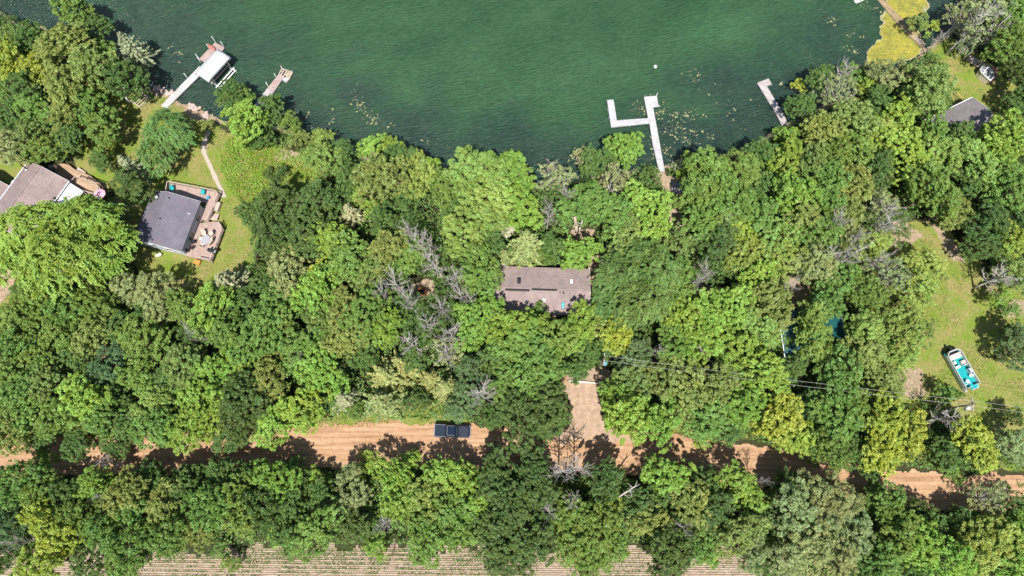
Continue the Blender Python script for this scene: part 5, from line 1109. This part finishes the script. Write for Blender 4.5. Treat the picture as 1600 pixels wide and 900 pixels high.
for T_ in ALLT:
    (px, py, r, c) = T_
    if 700 < py < 775 and px > 780 and (px < 1190 or py > 740): py += 12 if 1000 < px < 1190 else 7
    dead = False; st = STY[c]
    if r <= 22 and c not in 'KCSGW': st = 'small' if r > 17 else 'bush' if r < 13 else 'small'
    if st == 'mid' and r >= 46: st = 'large'
    opts = PROTO[st]; R_, H_, cr, tk_ = opts[g3.randrange(len(opts))]
    r_m = r * m_per_px(px, py, 8); s = r_m / R_ * (.86 if px > 1370 and 380 < py < 620 or px < 300 and 175 < py < 300 else .91 if 700 < py < 765 or 655 < py <= 700 and px < 800 else .97 if st != 'feather' else .96)
    h = H_ * s
    hs = (1.2 if py > 725 and px < 450 and r > 24 else 1.0 if py > 725 and px < 770 else 1.05 if py > 725 and r > 24 else 1.12 if c == 'F' else 1.0) * min(1.0, 14.5 / h) * g3.uniform(.92, 1.08) if st != 'small' else g3.uniform(.9, 1.1)
    if py > 540 and 430 < px < 760 and st == 'conifer': hs *= .9
    zc = h * hs * .68; q = P(px, py, zc)
    kind = 'conifer' if st == 'conifer' else 'shrub' if st in ('bush', 'small') else 'broadleaf_tree'
    if kind == 'broadleaf_tree' and id(T_) not in big_ids and r > 22:
        rest.append((cr, tk_, Matrix.LocRotScale(Vector((q.x, q.y, 0)), Matrix.Rotation(g3.uniform(0, 6.28), 3, 'Z').to_quaternion(), Vector((s, s, s * hs))), c)); continue
    o = bpy.data.objects.new(kind, None); col.objects.link(o); o.location = (q.x, q.y, 0); o.rotation_euler = (0, 0, g3.uniform(0, 6.28)); an = g3.uniform(.86, 1.16); o.scale = (s * an, s / an, s * hs); o.empty_display_size = .5
    k = g3.uniform(.9, 1.12); cc = COL[c]; j = g3.uniform(-.12, .12)
    for nm, me in (('crown', cr), ('trunk', tk_)):
        ch = bpy.data.objects.new(nm, me); col.objects.link(ch); ch.parent = o
        if nm == 'crown': ch.color = (cc[0] * k * (1 + j), cc[1] * k, cc[2] * k * (1 - j * .5), 1)
    size = 'big' if r >= 50 else 'small' if r < 27 else 'mid-sized'
    if kind == 'shrub': base = '%s low %s' % (WORD[c].replace('leafy', '').strip(), 'shrub'); register(o, base, px, py, 'shrubs and saplings', 'shrub')
    elif kind == 'conifer': register(o, '%s conifer' % WORD[c], px, py, 'spiky conifers', 'conifer')
    else: register(o, '%s %s tree' % (size, WORD[c]), px, py, 'leafy trees of the wood', 'tree')
if rest:        # the smaller trees past the three hundred largest, as one object of two materials
    Vs, Fs, Ms, Rs, Cs_ = [], [], [], [], []; off = 0
    for cr, tk_, mt, c in rest:
        me = cr; v_ = np.empty(len(me.vertices) * 3, np.float32); me.vertices.foreach_get('co', v_); v_ = v_.reshape(-1, 3)
        A_ = np.array(mt); v_ = v_ @ A_[:3, :3].T + A_[:3, 3]
        n = len(me.polygons); rr = np.empty(n, np.float32); me.attributes['rnd'].data.foreach_get('value', rr)
        Vs.append(v_); Fs.append(np.arange(n * 4).reshape(n, 4) + off); off += len(v_); Rs.append(rr)
    o = link('young_trees', mesh_np('young_trees', np.concatenate(Vs), np.concatenate(Fs), M['leaf'], {'rnd': ('FACE', np.concatenate(Rs))})); o.color = (.12, .21, .05, 1)
    tag(o, 'small green crowns filling in between the bigger trees of the wood', 'trees', kind='stuff')
print('as stuff', len(rest))
# dead trees: px, py of crown centre, radius px, height
dproto = [dead_meshes(900 + i, 8.5, 3.4) for i in range(3)] + [dead_meshes(950, 9.0, 2.5, lean=(-2.2, 2.2))]
for i, (px, py, r, hh) in enumerate([(752, 614, 30, 11.5), (664, 384, 26, 11), (688, 416, 30, 10), (620, 446, 30, 9), (655, 545, 30, 9), (698, 550, 28, 9), (676, 380, 20, 11), (1482, 652, 26, 7), (1300, 400, 26, 9), (1530, 32, 26, 11), (1554, 46, 24, 10),
     (880, 736, 30, 11), (906, 732, 28, 11), (892, 785, 22, 10), (858, 800, 22, 9), (1100, 424, 20, 9), (166, 722, 16, 7), (160, 776, 12, 9), (28, 846, 18, 8), (602, 818, 22, 8), (300, 521, 18, 10), (1562, 432, 28, 7), (1390, 330, 26, 9), (690, 480, 24, 9),
     (1062, 822, 20, 9), (1195, 752, 12, 8), (1470, 58, 13, 5), (1236, 448, 16, 7), (1340, 372, 18, 9), (862, 262, 14, 8), (884, 304, 18, 9), (1030, 548, 14, 8), (720, 460, 22, 9), (468, 562, 14, 8), (735, 470, 18, 8), (1320, 110, 20, 9), (640, 362, 20, 11), (712, 434, 24, 12), (704, 520, 24, 11.5), (640, 470, 22, 11), (668, 506, 22, 11.5), (1332, 398, 24, 11.5), (1308, 345, 20, 11), (1382, 352, 24, 11), (858, 330, 18, 11.5), (596, 456, 18, 11), (1092, 440, 18, 11), (1376, 405, 20, 11)]):
    tm, bm = dproto[3 if i in (1, 2, 6, 4) else i % 3]; R_ = 3.9; r_m = r * m_per_px(px, py, 7); s = r_m / R_; hs = hh / (8.5 * s); hh += 1.0; hs = hh / (8.5 * s); zc = hh * .8; q = P(px, py, zc)
    o = bpy.data.objects.new('dead_tree', None); col.objects.link(o); o.location = (q.x, q.y, 0); o.rotation_euler = (0, 0, .2 if i in (1, 2, 6, 4) else g3.uniform(0, 6.28)); o.scale = (s, s, s * hs)
    for nm, me in (('trunk', tm), ('branches', bm)): ch = bpy.data.objects.new(nm, me); col.objects.link(ch); ch.parent = o
    if i == 0: tag(o, 'bare grey tree spreading like a star just above the navy truck bonnet', 'dead tree', 'bare dead trees')
    else: register(o, 'bare grey dead tree', px, py, 'bare dead trees', 'dead tree')
ORD = ['', 'second ', 'third ', 'fourth ', 'fifth ', 'sixth ', 'seventh ']
for (base, dr, lm), lst in pend.items():
    lst.sort(key=lambda e: e[0])
    for i, (dd, o, px, py) in enumerate(lst):
        pre = '' if len(lst) == 1 else ('nearest ' if i == 0 else ORD[min(i, 6)] + 'nearest ')
        o['label'] = ('%s%s %s the %s' % (pre, base, dr, lm)).replace('  ', ' ')

# ------------------------------------------------------------------ undergrowth, tall weeds, grass, crop rows
def leaf_scatter(name, mask_fn, area, n, zmin, zmax, size, cols, label, cat, seed, clump=0.5, thr=0.0):
    g = np.random.default_rng(seed); x_ = g.uniform(area[0], area[1], n); y_ = g.uniform(area[2], area[3], n)
    m = mask_fn(x_, y_) > g.uniform(0, 1, n); x_, y_ = x_[m], y_[m]
    hgt = fbm(x_, y_, 1.6, seed, 3); m = hgt > thr; x_, y_, hgt = x_[m], y_[m], hgt[m]
    k = len(x_); z_ = zmin + (zmax - zmin) * np.clip((hgt - .3) * 2.0, 0, 1) * g.uniform(.35, 1, k) ** .5
    N = g.normal(size=(k, 3)) * .5 + np.array([0, 0, .8]); S = g.uniform(.6, 1.3, k) * size
    V, Fq = leaves(np.stack([x_, y_, z_], 1), N, S, .6, g)
    rnd = np.clip(.5 * fbm(x_, y_, 3, seed + 3) + .5 * g.uniform(0, 1, k), 0, 1)
    o = link(name, mesh_np(name, V, Fq, M['leaf'], {'rnd': ('FACE', rnd)})); o.color = (*cols, 1); tag(o, label, cat, kind='stuff'); return o
rwp = WP(road_poly); drv = WP([(876, 586), (936, 586), (950, 600), (942, 655), (1000, 695), (850, 695), (884, 655), (886, 640), (878, 615)])
fld = WP([(-600, 852), (1262, 852), (1262, 1500), (-600, 1500)])
lawns_w = [WP(p_) for p_ in LAWNS[:5]] + [WP(LAWNS[6])]; bares_w = [WP(p_) for p_ in BARES]
hs_w = []
for o in (cot, lh, ga, mh, rh, gg): pass
HOUSE = [WP([(205, 290), (345, 290), (350, 410), (205, 405)]), WP([(-20, 250), (165, 250), (165, 320), (-20, 330)]), WP([(780, 420), (925, 425), (925, 500), (780, 500)]), WP([(1225, 490), (1320, 490), (1320, 565), (1225, 565)]), WP([(1445, 185), (1520, 150), (1560, 190), (1490, 225)])]
def forest(x_, y_):
    m = (sdist(x_, y_, LAND) > .6).astype(float)
    for p_ in [rwp, drv, fld] + lawns_w + bares_w + HOUSE: m *= (sdist(x_, y_, p_) < -.3)
    return m
leaf_scatter('undergrowth', forest, (-105, 105, -14, 96), 640000, .05, 4.2, .2, (0.150, 0.260, 0.060), 'leafy undergrowth on the floor of the wood between the trees', 'undergrowth', 21, thr=.16)
tw = WP([(362, 214), (445, 234), (500, 262), (505, 296), (430, 312), (395, 326), (352, 296), (347, 248)])
leaf_scatter('tall_weeds', lambda a_, b_: (sdist(a_, b_, tw) + (fbm(a_, b_, 2, 8) - .5) * 2.5 > 0).astype(float), (-60, -15, 45, 80), 60000, .1, .9, .15, (0.20, 0.34, 0.03), 'bright yellow-green tall weeds between the cottage lawn and the shore', 'weeds', 22)
vg = [WP([(470, 636), (600, 622), (726, 622), (738, 662), (456, 668)]), WP([(-100, 672), (430, 652), (440, 674), (-100, 690)]), WP([(945, 668), (1060, 680), (1250, 696), (1400, 722), (1700, 742), (1700, 720), (1400, 690), (1100, 640), (970, 650)])]
vg += [WP([(-100, 742), (300, 742), (600, 728), (900, 736), (1200, 764), (1500, 802), (1500, 830), (900, 760), (-100, 770)])]
leaf_scatter('verge_grass', lambda a_, b_: np.max([(sdist(a_, b_, p_) + (fbm(a_, b_, 1.5, 9) - .5) * 1.4 > 0).astype(float) for p_ in vg], 0), (-100, 100, -5, 32), 130000, .02, .45, .12, (0.20, 0.29, 0.04), 'rough grass and weeds along both verges of the dirt road', 'grass', 23)
ln_ = [WP(LAWNS[0]), WP(LAWNS[1]), WP(LAWNS[2]), WP(LAWNS[3]), WP(LAWNS[4]), WP(LAWNS[6])]
def lawnmask(a_, b_):
    m = np.max([(sdist(a_, b_, p_) > .3).astype(float) for p_ in ln_], 0) * (sdist(a_, b_, LAND) > .8)
    for p_ in bares_w[:1] + HOUSE[:2] + [WP([(p_[0] - 5, p_[1]) for p_ in pc] + [(p_[0] + 6, p_[1]) for p_ in pc][::-1])]: m *= (sdist(a_, b_, p_) < .0)
    return m * (.25 + .75 * (fbm(a_, b_, 4, 88) > .46))
leaf_scatter('lawn_grass', lawnmask, (-100, 105, 12, 96), 420000, .0, .12, .085, (0.175, 0.240, 0.043), 'short sunlit grass of the lawns', 'grass', 24)
def crop(a_, b_):
    row = np.abs(((b_ + .01 * a_) / .62) % 1 - .5) < .23
    g_ = np.exp(-((a_ - P(640, 890).x) / 22) ** 2) * 1.6 + np.exp(-((a_ - P(310, 885).x) / 7) ** 2) * .35 + np.exp(-((a_ - P(1010, 885).x) / 8) ** 2) * .5 + .10
    s_ = sdist(a_, b_, fld)
    return row * g_ * np.clip(s_ / 2.0, .1, 1) * (fbm(a_, b_, 3.0, 61) > .36) * (s_ > .3) + (s_ > 0) * (s_ < 2.5) * .35 * (fbm(a_, b_, 2.0, 62) > .5)
leaf_scatter('crop_rows', crop, (-80, 50, -26, 2), 330000, .02, .25, .11, (0.12, 0.20, 0.045), 'sparse green crop plants in rows on the pale field', 'crop', 25)
print('objects', len(bpy.data.objects), 'trees', len(ALLT))
